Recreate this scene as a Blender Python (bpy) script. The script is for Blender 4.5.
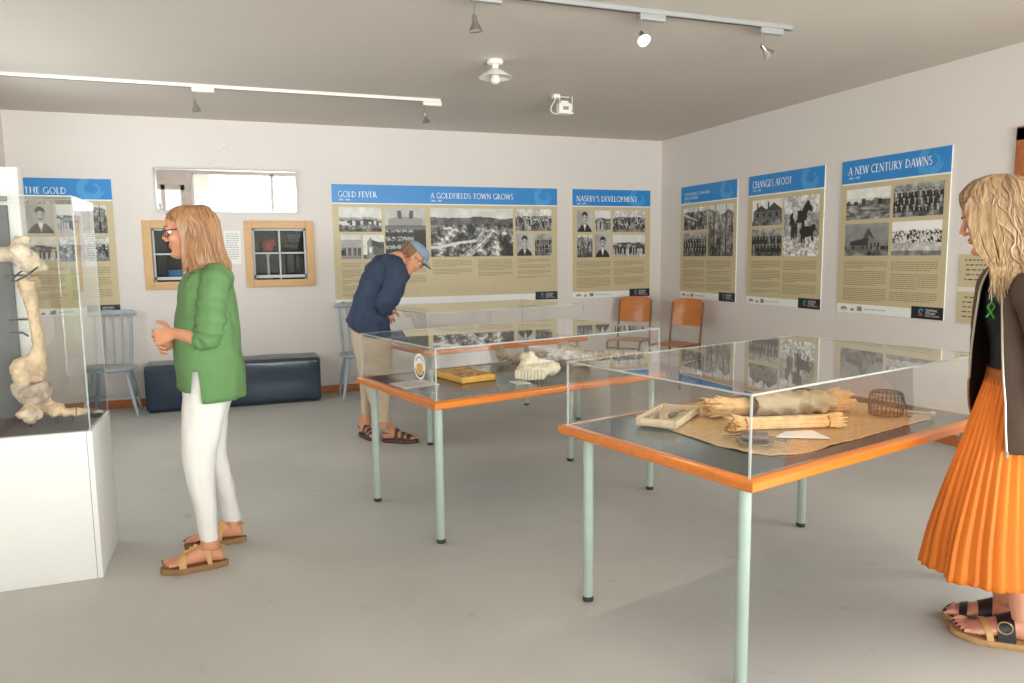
import bpy, bmesh, math, random
from mathutils import Vector as V, Matrix, Quaternion, noise

# ------------------------------------------------------------------ camera, world, light, exposure
for o in list(bpy.data.objects): bpy.data.objects.remove(o)
SC = bpy.context.scene
COL = SC.collection
PI = math.pi
CAM_H, F_PX, PITCH, YAW, ROLL = 1.41967, 739.157, 0.117026, 0.352535, -0.011866
BACK, RIGHT, LEFT, FRONT, CEIL = 7.854, 4.826, -1.89, -1.30, 2.743

def cam_axes():
    cy, sy = math.cos(YAW), math.sin(YAW)
    fwd, right, up = V((sy, cy, 0)), V((cy, -sy, 0)), V((0, 0, 1))
    f2 = fwd*math.cos(PITCH) - up*math.sin(PITCH)
    u2 = up*math.cos(PITCH) + fwd*math.sin(PITCH)
    return right*math.cos(ROLL) + u2*math.sin(ROLL), u2*math.cos(ROLL) - right*math.sin(ROLL), f2
CR, CU, CF = cam_axes()
CAMLOC = V((0, 0, CAM_H))
cd = bpy.data.cameras.new('camera'); cam = bpy.data.objects.new('camera', cd); COL.objects.link(cam)
cd.sensor_width = 36; cd.lens = F_PX/1024*36; cd.clip_start = .05
m = Matrix((CR, CU, -CF)).transposed().to_4x4(); m.translation = CAMLOC
cam.matrix_world = m
SC.camera = cam

SC.view_settings.view_transform = 'Standard'; SC.view_settings.look = 'None'
SC.view_settings.gamma = 1; SC.view_settings.use_curve_mapping = False
SC.view_settings.exposure = 0.23
SC.cycles.transparent_max_bounces = 40; SC.cycles.diffuse_bounces = 6

w = bpy.data.worlds.new('sky'); SC.world = w; w.use_nodes = True
wn = w.node_tree.nodes; wn['Background'].inputs[0].default_value = (.80, .90, 1.0, 1); wn['Background'].inputs[1].default_value = 1.6

def area(name, loc, aim, sx, sy, power, col=(1, 1, 1), spread=PI):
    l = bpy.data.lights.new(name, 'AREA'); l.shape = 'RECTANGLE'; l.size = sx; l.size_y = sy; l.energy = power; l.color = col; l.spread = spread
    o = bpy.data.objects.new(name, l); COL.objects.link(o); o.location = loc
    o.rotation_euler = (V(aim)-V(loc)).to_track_quat('-Z', 'Y').to_euler(); return o
# daylight through the shop windows behind the photographer, then added fill lamps
area('daylight_shop_window', (1.75, FRONT-.25, 1.5), (1.75, 5, 1.5), 4.4, 1.7, 138, (1.0, .98, .955))
area('added_ceiling_fill', (2.6, FRONT-5.0, .03), (2.2, 4.0, 3.2), 8, 3, 1950, (1.0, .98, .955))  # unseen lamp added low outside to brighten the ceiling towards the back
area('added_side_fill', (RIGHT+.25, .35, 1.6), (0, 1.6, 1.5), 2.2, 1.4, 95, (1.0, .98, .955))  # fill lamp added at an invented side window to even out the light
area('added_left_fill', (LEFT-.25, 5.6, 1.6), (3, 5.6, 1.6), 2.3, 1.35, 40, (1.0, .98, .955))  # fill lamp added at an invented left window to lift the back half

# ------------------------------------------------------------------ materials
def lin(c):
    return tuple((x/255/12.92 if x/255 <= .04045 else ((x/255+.055)/1.055)**2.4) for x in c)
MATS = {}
def darker_roots(name, z0, z1, k):
    """hair grows out darker at the crown (heights in the person's own frame)"""
    m = MATS[name]; n = m.node_tree.nodes; L = m.node_tree.links; b = n['Principled BSDF']; src = b.inputs['Base Color'].links[0].from_socket
    tc = n.new('ShaderNodeTexCoord'); sx = n.new('ShaderNodeSeparateXYZ'); L.new(tc.outputs['Object'], sx.inputs[0])
    mr = n.new('ShaderNodeMapRange'); mr.inputs[1].default_value = z0; mr.inputs[2].default_value = z1; mr.inputs[3].default_value = 0; mr.inputs[4].default_value = 1; L.new(sx.outputs[2], mr.inputs[0])
    mx = n.new('ShaderNodeMixRGB'); mx.blend_type = 'MULTIPLY'; mx.inputs[2].default_value = (*k, 1); L.new(mr.outputs[0], mx.inputs[0]); L.new(src, mx.inputs[1]); L.new(mx.outputs[0], b.inputs['Base Color'])
def mat(name, col, rough=.5, metal=0, var=0, vscale=8, bump=0, bscale=60, spec=.5, coat=0, stretch=None, col2=None, sheen=0, sss=0, vdetail=4):
    m = bpy.data.materials.new(name); m.use_nodes = True; n = m.node_tree.nodes; L = m.node_tree.links
    b = n['Principled BSDF']; c = lin(col)
    b.inputs['Base Color'].default_value = (*c, 1); b.inputs['Roughness'].default_value = rough; b.inputs['Metallic'].default_value = metal
    b.inputs['Specular IOR Level'].default_value = spec; b.inputs['Coat Weight'].default_value = coat
    if sheen: b.inputs['Sheen Weight'].default_value = sheen
    if sss: b.inputs['Subsurface Weight'].default_value = sss; b.inputs['Subsurface Radius'].default_value = (.012, .005, .003); b.inputs['Subsurface Scale'].default_value = 1
    tc = n.new('ShaderNodeTexCoord'); mp = n.new('ShaderNodeMapping'); L.new(tc.outputs['Object'], mp.inputs[0])
    if stretch: mp.inputs['Scale'].default_value = stretch
    if var or col2:
        t = n.new('ShaderNodeTexNoise'); t.inputs['Scale'].default_value = vscale; t.inputs['Detail'].default_value = vdetail; L.new(mp.outputs[0], t.inputs[0])
        r = n.new('ShaderNodeValToRGB'); L.new(t.outputs[0], r.inputs[0])
        r.color_ramp.elements[0].position = .3; r.color_ramp.elements[1].position = .7
        c2 = lin(col2) if col2 else tuple(min(1, x*(1+var)) for x in c)
        r.color_ramp.elements[0].color = (*(c if col2 else tuple(x*(1-var) for x in c)), 1)
        r.color_ramp.elements[1].color = (*c2, 1)
        L.new(r.outputs[0], b.inputs['Base Color'])
    if bump:
        t = n.new('ShaderNodeTexNoise'); t.inputs['Scale'].default_value = bscale; t.inputs['Detail'].default_value = 5; L.new(mp.outputs[0], t.inputs[0])
        u = n.new('ShaderNodeBump'); u.inputs['Strength'].default_value = bump; u.inputs['Distance'].default_value = .01; L.new(t.outputs[0], u.inputs['Height'])
        L.new(u.outputs[0], b.inputs['Normal'])
    MATS[name] = m; return m

def thin_clear(name, tint=(1, 1, 1), ior=1.49, dirt=0.0):
    m = bpy.data.materials.new(name); m.use_nodes = True; n = m.node_tree.nodes; L = m.node_tree.links
    n.remove(n['Principled BSDF']); out = n['Material Output']
    tr = n.new('ShaderNodeBsdfTransparent'); tr.inputs[0].default_value = (*tint, 1)
    gl = n.new('ShaderNodeBsdfGlossy'); gl.inputs['Roughness'].default_value = .0; gl.inputs['Color'].default_value = (1, 1, 1, 1)
    fr = n.new('ShaderNodeFresnel'); fr.inputs[0].default_value = ior
    ge = n.new('ShaderNodeNewGeometry')
    inv = n.new('ShaderNodeMath'); inv.operation = 'SUBTRACT'; inv.inputs[0].default_value = 1; L.new(ge.outputs['Backfacing'], inv.inputs[1])
    # both faces of the pane: R = 2F/(1+F), carried by the outer face
    a = n.new('ShaderNodeMath'); a.operation = 'ADD'; a.inputs[1].default_value = 1; L.new(fr.outputs[0], a.inputs[0])
    d = n.new('ShaderNodeMath'); d.operation = 'DIVIDE'; L.new(fr.outputs[0], d.inputs[0]); L.new(a.outputs[0], d.inputs[1])
    k = n.new('ShaderNodeMath'); k.operation = 'MULTIPLY'; k.inputs[1].default_value = 2; L.new(d.outputs[0], k.inputs[0])
    x = n.new('ShaderNodeMath'); x.operation = 'MULTIPLY'; L.new(k.outputs[0], x.inputs[0]); L.new(inv.outputs[0], x.inputs[1])
    mx = n.new('ShaderNodeMixShader'); L.new(x.outputs[0], mx.inputs[0]); L.new(tr.outputs[0], mx.inputs[1]); L.new(gl.outputs[0], mx.inputs[2])
    last = mx
    if dirt:
        df = n.new('ShaderNodeBsdfDiffuse'); df.inputs[0].default_value = (.9, .9, .88, 1)
        m2 = n.new('ShaderNodeMixShader'); m2.inputs[0].default_value = dirt; L.new(mx.outputs[0], m2.inputs[1]); L.new(df.outputs[0], m2.inputs[2]); last = m2
    L.new(last.outputs[0], out.inputs[0]); MATS[name] = m; return m

def attr_mat(name, rough=.45):
    m = bpy.data.materials.new(name); m.use_nodes = True; n = m.node_tree.nodes
    a = n.new('ShaderNodeVertexColor'); a.layer_name = 'print'
    m.node_tree.links.new(a.outputs[0], n['Principled BSDF'].inputs['Base Color']); n['Principled BSDF'].inputs['Roughness'].default_value = rough
    MATS[name] = m; return m

mat('wall_paint', (226, 218, 213), .75, var=.015, vscale=1.2, bump=.06, bscale=25)
mat('ceiling_paint', (208, 199, 189), .8, var=.02, vscale=.9)
mat('plinth_paint', (238, 237, 233), .55, var=.01)
mat('timber_skirting', (176, 100, 52), .5, var=.15, vscale=5, stretch=(.6, 6, 6))
mat('varnished_edge', (216, 122, 40), .28, var=.1, vscale=9, stretch=(.5, 4, 4), coat=.5)
mat('slate_top', (68, 76, 77), .22, var=.05)
mat('mint_tube', (168, 184, 174), .35, var=.03, vscale=20)
mat('rubber', (50, 52, 52), .7)
thin_clear('acrylic', (.985, .99, .985)); thin_clear('window_glass', (.9, .93, .93), 1.5)
m_ = mat('acrylic_edge', (205, 210, 206), .3); m_.node_tree.nodes['Principled BSDF'].inputs['Alpha'].default_value = .5
mat('white_plastic', (236, 233, 226), .4); mat('white_enamel', (232, 228, 216), .3); mat('grey_track', (150, 150, 148), .45)
mat('satin_metal', (190, 188, 184), .28, metal=1); mat('dark_metal', (92, 84, 76), .4, metal=.8, var=.2, vscale=30)
mat('silver_frame', (205, 205, 208), .3, metal=.7); mat('mirror_glass', (240, 240, 242), .015, metal=1)
mat('poster_blue', (36, 134, 206), .35); mat('poster_swirl', (72, 156, 218), .35); mat('poster_beige', (202, 186, 148), .45, var=.02)
mat('poster_white', (240, 240, 238), .45); mat('ink_white', (245, 247, 250), .5); mat('ink_black', (28, 28, 30), .45); mat('ink_text', (146, 132, 100), .6); mat('ink_grey', (150, 152, 155), .6)
mat('ink_teal', (60, 160, 200), .5); mat('ink_red', (200, 80, 60), .5)
attr_mat('photo_print')
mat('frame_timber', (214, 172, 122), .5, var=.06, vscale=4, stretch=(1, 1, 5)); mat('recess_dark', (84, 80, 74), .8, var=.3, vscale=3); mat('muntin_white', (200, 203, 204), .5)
mat('navy_vinyl', (35, 52, 68), .27, var=.06, vscale=3, bump=.12, bscale=14, coat=.15)
mat('chair_blue', (160, 172, 178), .45, var=.06, vscale=14)
mat('ply_orange', (196, 116, 40), .35, var=.12, vscale=5, stretch=(1, 1, 8), coat=.3); mat('bronze_tube', (126, 90, 66), .4, metal=.35)
mat('backing_grey', (92, 94, 95), .7, var=.05); mat('case_floor', (96, 98, 100), .6)
mat('bone', (220, 200, 174), .65, var=.2, vscale=14, vdetail=8, bump=.6, bscale=70); mat('bone_warm', (212, 184, 150), .65, var=.2, vscale=11, vdetail=8, bump=.3, bscale=50)
mat('bone_grey', (184, 166, 148), .75, var=.24, vdetail=8, vscale=18, bump=.5, bscale=50)
mat('bone_pale', (232, 222, 196), .6, var=.08, vscale=20, bump=.3, bscale=60)
mat('hessian', (206, 172, 128), .9, var=.1, vscale=60, bump=.5, bscale=260); mat('straw', (226, 186, 132), .7, var=.2, vscale=30); mat('straw_dark', (176, 122, 70), .8, var=.25, vscale=40)
mat('sacking', (188, 164, 130), .85, var=.12, vscale=22, bump=.4, bscale=120); mat('raw_wood', (206, 184, 152), .7, var=.12, vscale=8, stretch=(1, 6, 6)); mat('rust_wire', (122, 106, 92), .6, metal=.1, var=.25, vscale=40)
mat('iron', (116, 104, 98), .5, metal=.5, var=.2, vscale=40); mat('paper', (240, 238, 234), .7)
mat('leather_block', (226, 172, 78), .5, col2=(138, 84, 50), vscale=42, bump=.2, vdetail=8); mat('block_side', (226, 172, 82), .5, var=.16, vscale=30, stretch=(6, 6, 1))
mat('skin_light', (226, 164, 136), .5, var=.05, vscale=18, sss=.12); mat('skin_tan', (214, 150, 116), .5, var=.06, vscale=18, sss=.12); mat('lips', (196, 104, 98), .45); mat('eye_white', (225, 222, 216), .3); mat('iris', (60, 52, 46), .2); mat('nail_dark', (70, 34, 56), .25)
mat('hair_golden', (172, 124, 84), .45, col2=(126, 90, 60), vscale=24, stretch=(5, 5, .5)); mat('hair_blond', (196, 164, 126), .45, col2=(132, 102, 74), vscale=22, stretch=(5, 5, .5)); mat('hair_brown', (150, 116, 84), .5, col2=(104, 78, 56), vscale=30); mat('brow_hair', (120, 84, 54), .6)
mat('knit_green', (98, 136, 84), .85, var=.05, vscale=10, bump=.3, bscale=160); mat('white_denim', (226, 223, 218), .75, var=.02, vscale=9, bump=.2, bscale=140)
mat('blue_linen', (48, 60, 84), .85, var=.1, vscale=16, bump=.25, bscale=90); mat('khaki', (196, 176, 152), .85, var=.06, vscale=12, bump=.25, bscale=90); mat('cap_denim', (136, 154, 172), .85, var=.08, vscale=30, bump=.3, bscale=140)
mat('orange_cloth', (234, 126, 34), .6, var=.04, vscale=10); mat('waist_tan', (176, 96, 40), .6); mat('black_jersey', (38, 40, 44), .75); mat('brown_suede', (77, 59, 48), .85, var=.08, vscale=30, bump=.2, bscale=120); mat('zip_steel', (196, 186, 170), .35, metal=.6)
mat('sandal_tan', (206, 164, 110), .55, var=.06, vscale=30); mat('sole_brown', (148, 112, 76), .7); mat('cork', (186, 146, 96), .75, var=.1, vscale=50); mat('black_leather', (38, 38, 42), .4); mat('dark_leather', (78, 60, 50), .6); mat('jade', (70, 150, 66), .25); mat('cord_pale', (214, 216, 200), .6); mat('specs_frame', (66, 42, 40), .3); mat('brass', (210, 180, 120), .3, metal=.8); mat('bead_pearl', (238, 236, 230), .25)
mat('door_paint', (222, 214, 204), .5); mat('grass', (96, 130, 52), .9, var=.3, vscale=3); mat('pavement', (176, 174, 168), .9, var=.1); mat('hedge', (104, 132, 44), .9, var=.4, vscale=4)
mat('lamp_glass', (255, 236, 205), .3); b_ = MATS['lamp_glass'].node_tree.nodes['Principled BSDF']; b_.inputs['Emission Color'].default_value = (1, .82, .58, 1); b_.inputs['Emission Strength'].default_value = 30
mat('lamp_off', (226, 214, 190), .2)

for k_ in ('leather_block', 'bone', 'bone_warm', 'bone_grey', 'hessian'):
    r_ = [q for q in MATS[k_].node_tree.nodes if q.type == 'VALTORGB'][0].color_ramp; r_.elements[0].position = .42; r_.elements[1].position = .58
darker_roots('hair_blond', 1.42, 1.70, (.62, .57, .52))
def floor_mat():
    m = bpy.data.materials.new('painted_floor'); m.use_nodes = True; n = m.node_tree.nodes; L = m.node_tree.links; b = n['Principled BSDF']
    tc = n.new('ShaderNodeTexCoord')
    def noi(s, d):
        t = n.new('ShaderNodeTexNoise'); t.inputs['Scale'].default_value = s; t.inputs['Detail'].default_value = d; L.new(tc.outputs['Object'], t.inputs[0]); return t
    a = noi(1.1, 5); r = n.new('ShaderNodeValToRGB'); L.new(a.outputs[0], r.inputs[0])
    r.color_ramp.elements[0].position = .35; r.color_ramp.elements[0].color = (*lin((182, 180, 175)), 1); r.color_ramp.elements[1].position = .65; r.color_ramp.elements[1].color = (*lin((194, 192, 187)), 1)
    # scuffs and stains with a shape of their own
    s = noi(7, 8); r2 = n.new('ShaderNodeValToRGB'); L.new(s.outputs[0], r2.inputs[0]); r2.color_ramp.elements[0].position = .66; r2.color_ramp.elements[0].color = (0, 0, 0, 1); r2.color_ramp.elements[1].position = .74; r2.color_ramp.elements[1].color = (1, 1, 1, 1)
    mx = n.new('ShaderNodeMixRGB'); mx.inputs[2].default_value = (*lin((150, 144, 132)), 1); k = n.new('ShaderNodeMath'); k.operation = 'MULTIPLY'; k.inputs[1].default_value = .45; L.new(r2.outputs[0], k.inputs[0]); L.new(k.outputs[0], mx.inputs[0]); L.new(r.outputs[0], mx.inputs[1])
    L.new(mx.outputs[0], b.inputs['Base Color'])
    b.inputs['Roughness'].default_value = .5; b.inputs['Specular IOR Level'].default_value = .4
    t = noi(5, 6); u = n.new('ShaderNodeBump'); u.inputs['Strength'].default_value = .12; u.inputs['Distance'].default_value = .01; L.new(t.outputs[0], u.inputs['Height']); L.new(u.outputs[0], b.inputs['Normal'])
    MATS['painted_floor'] = m
floor_mat()

# ------------------------------------------------------------------ geometry kit
class G:
    """collects shapes; build() links them as ONE mesh object"""
    def __init__(s): s.v = []; s.f = []; s.mi = []; s.m = 0
    def add(s, vs, fs):
        o = len(s.v); s.v += [V(p) for p in vs]
        for f in fs: s.f.append([o+i for i in f]); s.mi.append(s.m)
    def box(s, c, d, M=None):
        c = V(c); x, y, z = d[0]/2, d[1]/2, d[2]/2
        p = [V((i*x, j*y, k*z)) for k in (-1, 1) for j in (-1, 1) for i in (-1, 1)]
        p = [c+(M @ q if M else q) for q in p]
        s.add(p, [(0, 2, 3, 1), (4, 5, 7, 6), (0, 1, 5, 4), (2, 6, 7, 3), (0, 4, 6, 2), (1, 3, 7, 5)])
    def rbox(s, c, d, r=.01, M=None, n=3):
        """box with rounded edges"""
        c = V(c); bm = bmesh.new(); bmesh.ops.create_cube(bm, size=1)
        for q in bm.verts: q.co = V((q.co.x*d[0], q.co.y*d[1], q.co.z*d[2]))
        bmesh.ops.bevel(bm, geom=bm.edges[:]+bm.verts[:], offset=min(r, min(d)*.49), segments=n, affect='EDGES', profile=.5)
        bm.verts.index_update(); s.add([c+(M @ q.co if M else q.co) for q in bm.verts], [[q.index for q in f.verts] for f in bm.faces]); bm.free()
    def loft(s, rings, cap=True, closed=True):
        n = len(rings[0]); vs = [p for r in rings for p in r]; fs = []
        for k in range(len(rings)-1):
            for i in range(n if closed else n-1):
                j = (i+1) % n; fs.append((k*n+i, k*n+j, (k+1)*n+j, (k+1)*n+i))
        if cap:
            a = len(vs); vs.append(sum((V(p) for p in rings[0]), V())/n); vs.append(sum((V(p) for p in rings[-1]), V())/n)
            for i in range(n):
                j = (i+1) % n; fs.append((a, j, i)); fs.append((a+1, (len(rings)-1)*n+i, (len(rings)-1)*n+j))
        s.add(vs, fs)
    def tube(s, path, r, n=8, flat=1.0, upv=None, cap=True):
        P = [V(p) for p in path]; R = r if isinstance(r, (list, tuple)) else [r]*len(P)
        T = []
        for i in range(len(P)):
            t = (P[min(i+1, len(P)-1)]-P[max(i-1, 0)])
            T.append(t.normalized() if t.length > 1e-9 else V((0, 0, 1)))
        a = V(upv) if upv else (V((0, 0, 1)) if abs(T[0].z) < .9 else V((1, 0, 0)))
        a = (a-T[0]*a.dot(T[0])).normalized(); rings = []
        for i in range(len(P)):
            a = a-T[i]*a.dot(T[i]); a = a.normalized() if a.length > 1e-6 else T[i].orthogonal().normalized()
            b = T[i].cross(a)
            rings.append([P[i]+(a*math.cos(2*PI*k/n)*flat+b*math.sin(2*PI*k/n))*R[i] for k in range(n)])
        s.loft(rings, cap)
    def ell(s, c, r, M=None, nu=12, nv=8):
        c = V(c); rr = r if isinstance(r, (list, tuple)) else (r, r, r); vs = []; fs = []
        for j in range(1, nv):
            t = PI*j/nv
            for i in range(nu):
                u = 2*PI*i/nu; q = V((rr[0]*math.sin(t)*math.cos(u), rr[1]*math.sin(t)*math.sin(u), rr[2]*math.cos(t))); vs.append(c+(M @ q if M else q))
        q1, q2 = V((0, 0, rr[2])), V((0, 0, -rr[2])); vs.append(c+(M @ q1 if M else q1)); vs.append(c+(M @ q2 if M else q2)); A, B = len(vs)-2, len(vs)-1
        for i in range(nu):
            j = (i+1) % nu; fs.append((A, i, j)); fs.append((B, (nv-2)*nu+j, (nv-2)*nu+i))
            for k in range(nv-2): fs.append((k*nu+i, (k+1)*nu+i, (k+1)*nu+j, k*nu+j))
        s.add(vs, fs)
    def lathe(s, prof, c=(0, 0, 0), n=20, M=None, cap=True):
        c = V(c); rings = []
        for r, z in prof:
            q = [V((r*math.cos(2*PI*k/n), r*math.sin(2*PI*k/n), z)) for k in range(n)]
            rings.append([c+(M @ p if M else p) for p in q])
        s.loft(rings, cap)
    def prism(s, poly, ex):
        """polygon (3-d points) extruded by vector ex"""
        n = len(poly); P = [V(p) for p in poly]; Q = [p+V(ex) for p in P]
        s.add(P+Q, [list(range(n))[::-1], [n+i for i in range(n)]]+[(i, (i+1) % n, n+(i+1) % n, n+i) for i in range(n)])
    def mesh(s, name, mats, smooth=True, fix=True):
        me = bpy.data.meshes.new(name); me.from_pydata(s.v, [], s.f)
        for k in (mats if isinstance(mats, (list, tuple)) else [mats]): me.materials.append(MATS[k])
        me.polygons.foreach_set('material_index', s.mi)
        if fix:
            bm = bmesh.new(); bm.from_mesh(me); bmesh.ops.recalc_face_normals(bm, faces=bm.faces); bm.to_mesh(me); bm.free()
        if smooth:
            me.polygons.foreach_set('use_smooth', [True]*len(me.polygons))
            try: me.set_sharp_from_angle(angle=math.radians(smooth if smooth is not True else 38))
            except Exception: pass
        me.update(); return me

def catmull(keys, sub):
    """interpolate tuples of numbers"""
    out = []
    for i in range(len(keys)-1):
        p0, p1, p2, p3 = keys[max(i-1, 0)], keys[i], keys[i+1], keys[min(i+2, len(keys)-1)]
        for k in range(sub):
            t = k/sub
            out.append(tuple(.5*((2*b)+(c-a)*t+(2*a-5*b+4*c-d)*t*t+(3*b-a-3*c+d)*t**3) for a, b, c, d in zip(p0, p1, p2, p3)))
    out.append(tuple(keys[-1])); return out
def smooth_path(pts, sub=5): return [V(p) for p in catmull([tuple(p) for p in pts], sub)]

def props(o, label=None, cat=None, group=None, kind=None):
    if label: o['label'] = label
    if cat: o['category'] = cat
    if group: o['group'] = group
    if kind: o['kind'] = kind
    return o
def thing(name, label, cat, loc=(0, 0, 0), rz=0, group=None, kind=None):
    o = bpy.data.objects.new(name, None); COL.objects.link(o); o.location = loc; o.rotation_euler = (0, 0, rz); o.empty_display_size = .1
    return props(o, label, cat, group, kind)
def root_matrix(o):
    return Matrix.LocRotScale(o.location, o.rotation_euler, o.scale)
def part(name, g, mats, parent=None, world=False, smooth=True, label=None, fix=True):
    me = g if isinstance(g, bpy.types.Mesh) else g.mesh(name, mats, smooth, fix)
    o = bpy.data.objects.new(name, me); COL.objects.link(o)
    if parent:
        o.parent = parent
        if world:
            M = root_matrix(parent); p = parent.parent
            while p: M = root_matrix(p) @ M; p = p.parent
            me.transform(M.inverted())
    if label: o['label'] = label
    return o
def solo(name, g, mats, label, cat, loc=(0, 0, 0), rz=0, group=None, kind=None, smooth=True):
    """a thing that is one mesh, built in local coordinates"""
    o = part(name, g, mats, smooth=smooth); o.location = loc; o.rotation_euler = (0, 0, rz); return props(o, label, cat, group, kind)
def struct(name, g, mats, parent=None, smooth=False):
    o = part(name, g, mats, parent, smooth=smooth)
    if not parent: o['kind'] = 'structure'
    return o
def dup(root, loc, rz, label=None):
    r = root.copy(); COL.objects.link(r); r.location = loc; r.rotation_euler = (0, 0, rz)
    if label: r['label'] = label
    for ch in list(root.children):
        c = ch.copy(); COL.objects.link(c); c.parent = r
        for g in ch.children:
            d = g.copy(); COL.objects.link(d); d.parent = c
    return r
def remeshed(me, voxel, smooth=2, fac=.5):
    """fuse overlapping closed shapes into one continuous surface"""
    o = bpy.data.objects.new('tmp', me); COL.objects.link(o)
    r = o.modifiers.new('r', 'REMESH'); r.mode = 'VOXEL'; r.voxel_size = voxel
    if smooth: s = o.modifiers.new('s', 'SMOOTH'); s.iterations = smooth; s.factor = fac
    dg = bpy.context.evaluated_depsgraph_get(); dg.update()
    out = bpy.data.meshes.new_from_object(o.evaluated_get(dg)); bpy.data.objects.remove(o)
    out.polygons.foreach_set('use_smooth', [True]*len(out.polygons)); out.update(); return out
def wrinkle(me, amp, scale, stretch=(1, 1, 1), seed=0):
    off = V((seed*7.3, seed*3.1, seed*1.7)); co = [v.co.copy() for v in me.vertices]; no = [v.normal.copy() for v in me.vertices]
    for i, v in enumerate(me.vertices):
        q = V((co[i].x*stretch[0], co[i].y*stretch[1], co[i].z*stretch[2]))*scale+off
        v.co = co[i]+no[i]*(noise.noise(q)+.5*noise.noise(q*2.1))*amp
    me.update(); return me

def ray(px, py): return CR*((px-512)/F_PX)+CU*(-(py-341.5)/F_PX)+CF
def on_z(px, py, z):
    d = ray(px, py); return CAMLOC+d*((z-CAM_H)/d.z)
class Frame:
    """upright plane through a base point, square to the horizontal line of sight"""
    def __init__(s, x, y):
        s.b = V((x, y, 0)); s.v = V((x, y, 0)).normalized(); s.u = V((s.v.y, -s.v.x, 0))
    def p(s, px, py, off=0):
        d = ray(px, py); t = (s.b.dot(s.v)+off)/d.dot(s.v); return CAMLOC+d*t
    def rings(s, keys, n=28, sub=4, ex=2.3):
        """keys (x1,y1,x2,y2,depth_half,depth_off): cross-sections between two silhouette points"""
        out = []
        for k in catmull(keys, sub):
            a, b = s.p(k[0], k[1], k[5]), s.p(k[2], k[3], k[5]); c = (a+b)/2; h = (b-a)/2; R = []
            for i in range(n):
                t = 2*PI*i/n; ct, st = math.cos(t), math.sin(t)
                R.append(c+h*(math.copysign(abs(ct)**(2/ex), ct))+s.v*(math.copysign(abs(st)**(2/ex), st)*k[4]))
            out.append(R)
        return out
    def path(s, keys, sub=4):
        """keys (px,py,off,radius) -> points, radii"""
        K = catmull(keys, sub); return [s.p(k[0], k[1], k[2]) for k in K], [k[3] for k in K]

# ------------------------------------------------------------------ the room
def wall_with_holes(axis, at, thick, a0, a1, holes, z0=0, z1=CEIL):
    """holes: (a_lo, a_hi, z_lo, z_hi)"""
    g = G(); A = sorted({a0, a1, *[h[0] for h in holes], *[h[1] for h in holes]}); Z = sorted({z0, z1, *[h[2] for h in holes], *[h[3] for h in holes]})
    for i in range(len(A)-1):
        for k in range(len(Z)-1):
            ca, cz = (A[i]+A[i+1])/2, (Z[k]+Z[k+1])/2
            if any(h[0] < ca < h[1] and h[2] < cz < h[3] for h in holes): continue
            if axis == 'y': g.box((ca, at+thick/2, cz), (A[i+1]-A[i], abs(thick), Z[k+1]-Z[k]))
            else: g.box((at+thick/2, ca, cz), (abs(thick), A[i+1]-A[i], Z[k+1]-Z[k]))
    bm = bmesh.new(); me = g.mesh('w', 'wall_paint', False); bm.from_mesh(me); bmesh.ops.remove_doubles(bm, verts=bm.verts, dist=1e-4)
    # drop the faces shared by neighbouring boxes
    seen = {}
    for f in bm.faces: seen.setdefault(tuple(sorted(v.index for v in f.verts)), []).append(f)
    dead = [f for fs in seen.values() if len(fs) > 1 for f in fs]
    bmesh.ops.delete(bm, geom=dead, context='FACES'); bmesh.ops.recalc_face_normals(bm, faces=bm.faces); bm.to_mesh(me); bm.free(); return me

g = G(); g.box(((LEFT+RIGHT)/2, (FRONT+BACK)/2, -.05), (RIGHT-LEFT+.4, BACK-FRONT+.4, .1)); struct('floor', g, 'painted_floor')
g = G(); g.box(((LEFT+RIGHT)/2, (FRONT+BACK)/2, CEIL+.05), (RIGHT-LEFT+.4, BACK-FRONT+.4, .1)); struct('ceiling', g, 'ceiling_paint')
W1 = (-.756, -.226, 1.199, 1.708); W2 = (.149, .668, 1.199, 1.708)
o = part('wall_back', wall_with_holes('y', BACK, .2, LEFT-.2, RIGHT+.2, [W1, W2]), None); o['kind'] = 'structure'
LEFT_ADDED = (4.5, 6.7, .95, 2.3)
o = part('wall_left', wall_with_holes('x', LEFT, -.2, FRONT, BACK, [LEFT_ADDED]), None); o['kind'] = 'structure'
DOOR = (2.56, 3.40, 0, 2.12); SIDE_ADDED = (-.75, 1.45, .9, 2.3)
o = part('wall_right', wall_with_holes('x', RIGHT, .2, FRONT, BACK, [DOOR, SIDE_ADDED]), None); o['kind'] = 'structure'
SHOP = (-.80, 3.95, .65, 2.35); GLAZED = (-1.78, -.95, 0, 2.1)
o = part('wall_front', wall_with_holes('y', FRONT, -.2, LEFT-.2, RIGHT+.2, [SHOP, GLAZED]), None); o['kind'] = 'structure'
g = G(); g.rbox(((LEFT+RIGHT)/2, BACK-.009, .04), (RIGHT-LEFT, .018, .08), .004); struct('baseboard_back', g, 'timber_skirting', smooth=True)
g = G(); g.rbox((RIGHT-.009, (3.5+BACK)/2, .04), (.018, BACK-3.5, .08), .004); struct('baseboard_right', g, 'timber_skirting', smooth=True)
g = G(); g.rbox((LEFT+.009, (FRONT+BACK)/2, .04), (.018, BACK-FRONT, .08), .004); struct('baseboard_left', g, 'timber_skirting', smooth=True)
g = G(); g.box((1.99, BACK-.001, CEIL-.18), (.004, .003, .36)); struct('trim_1', g, 'wall_paint')

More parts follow.
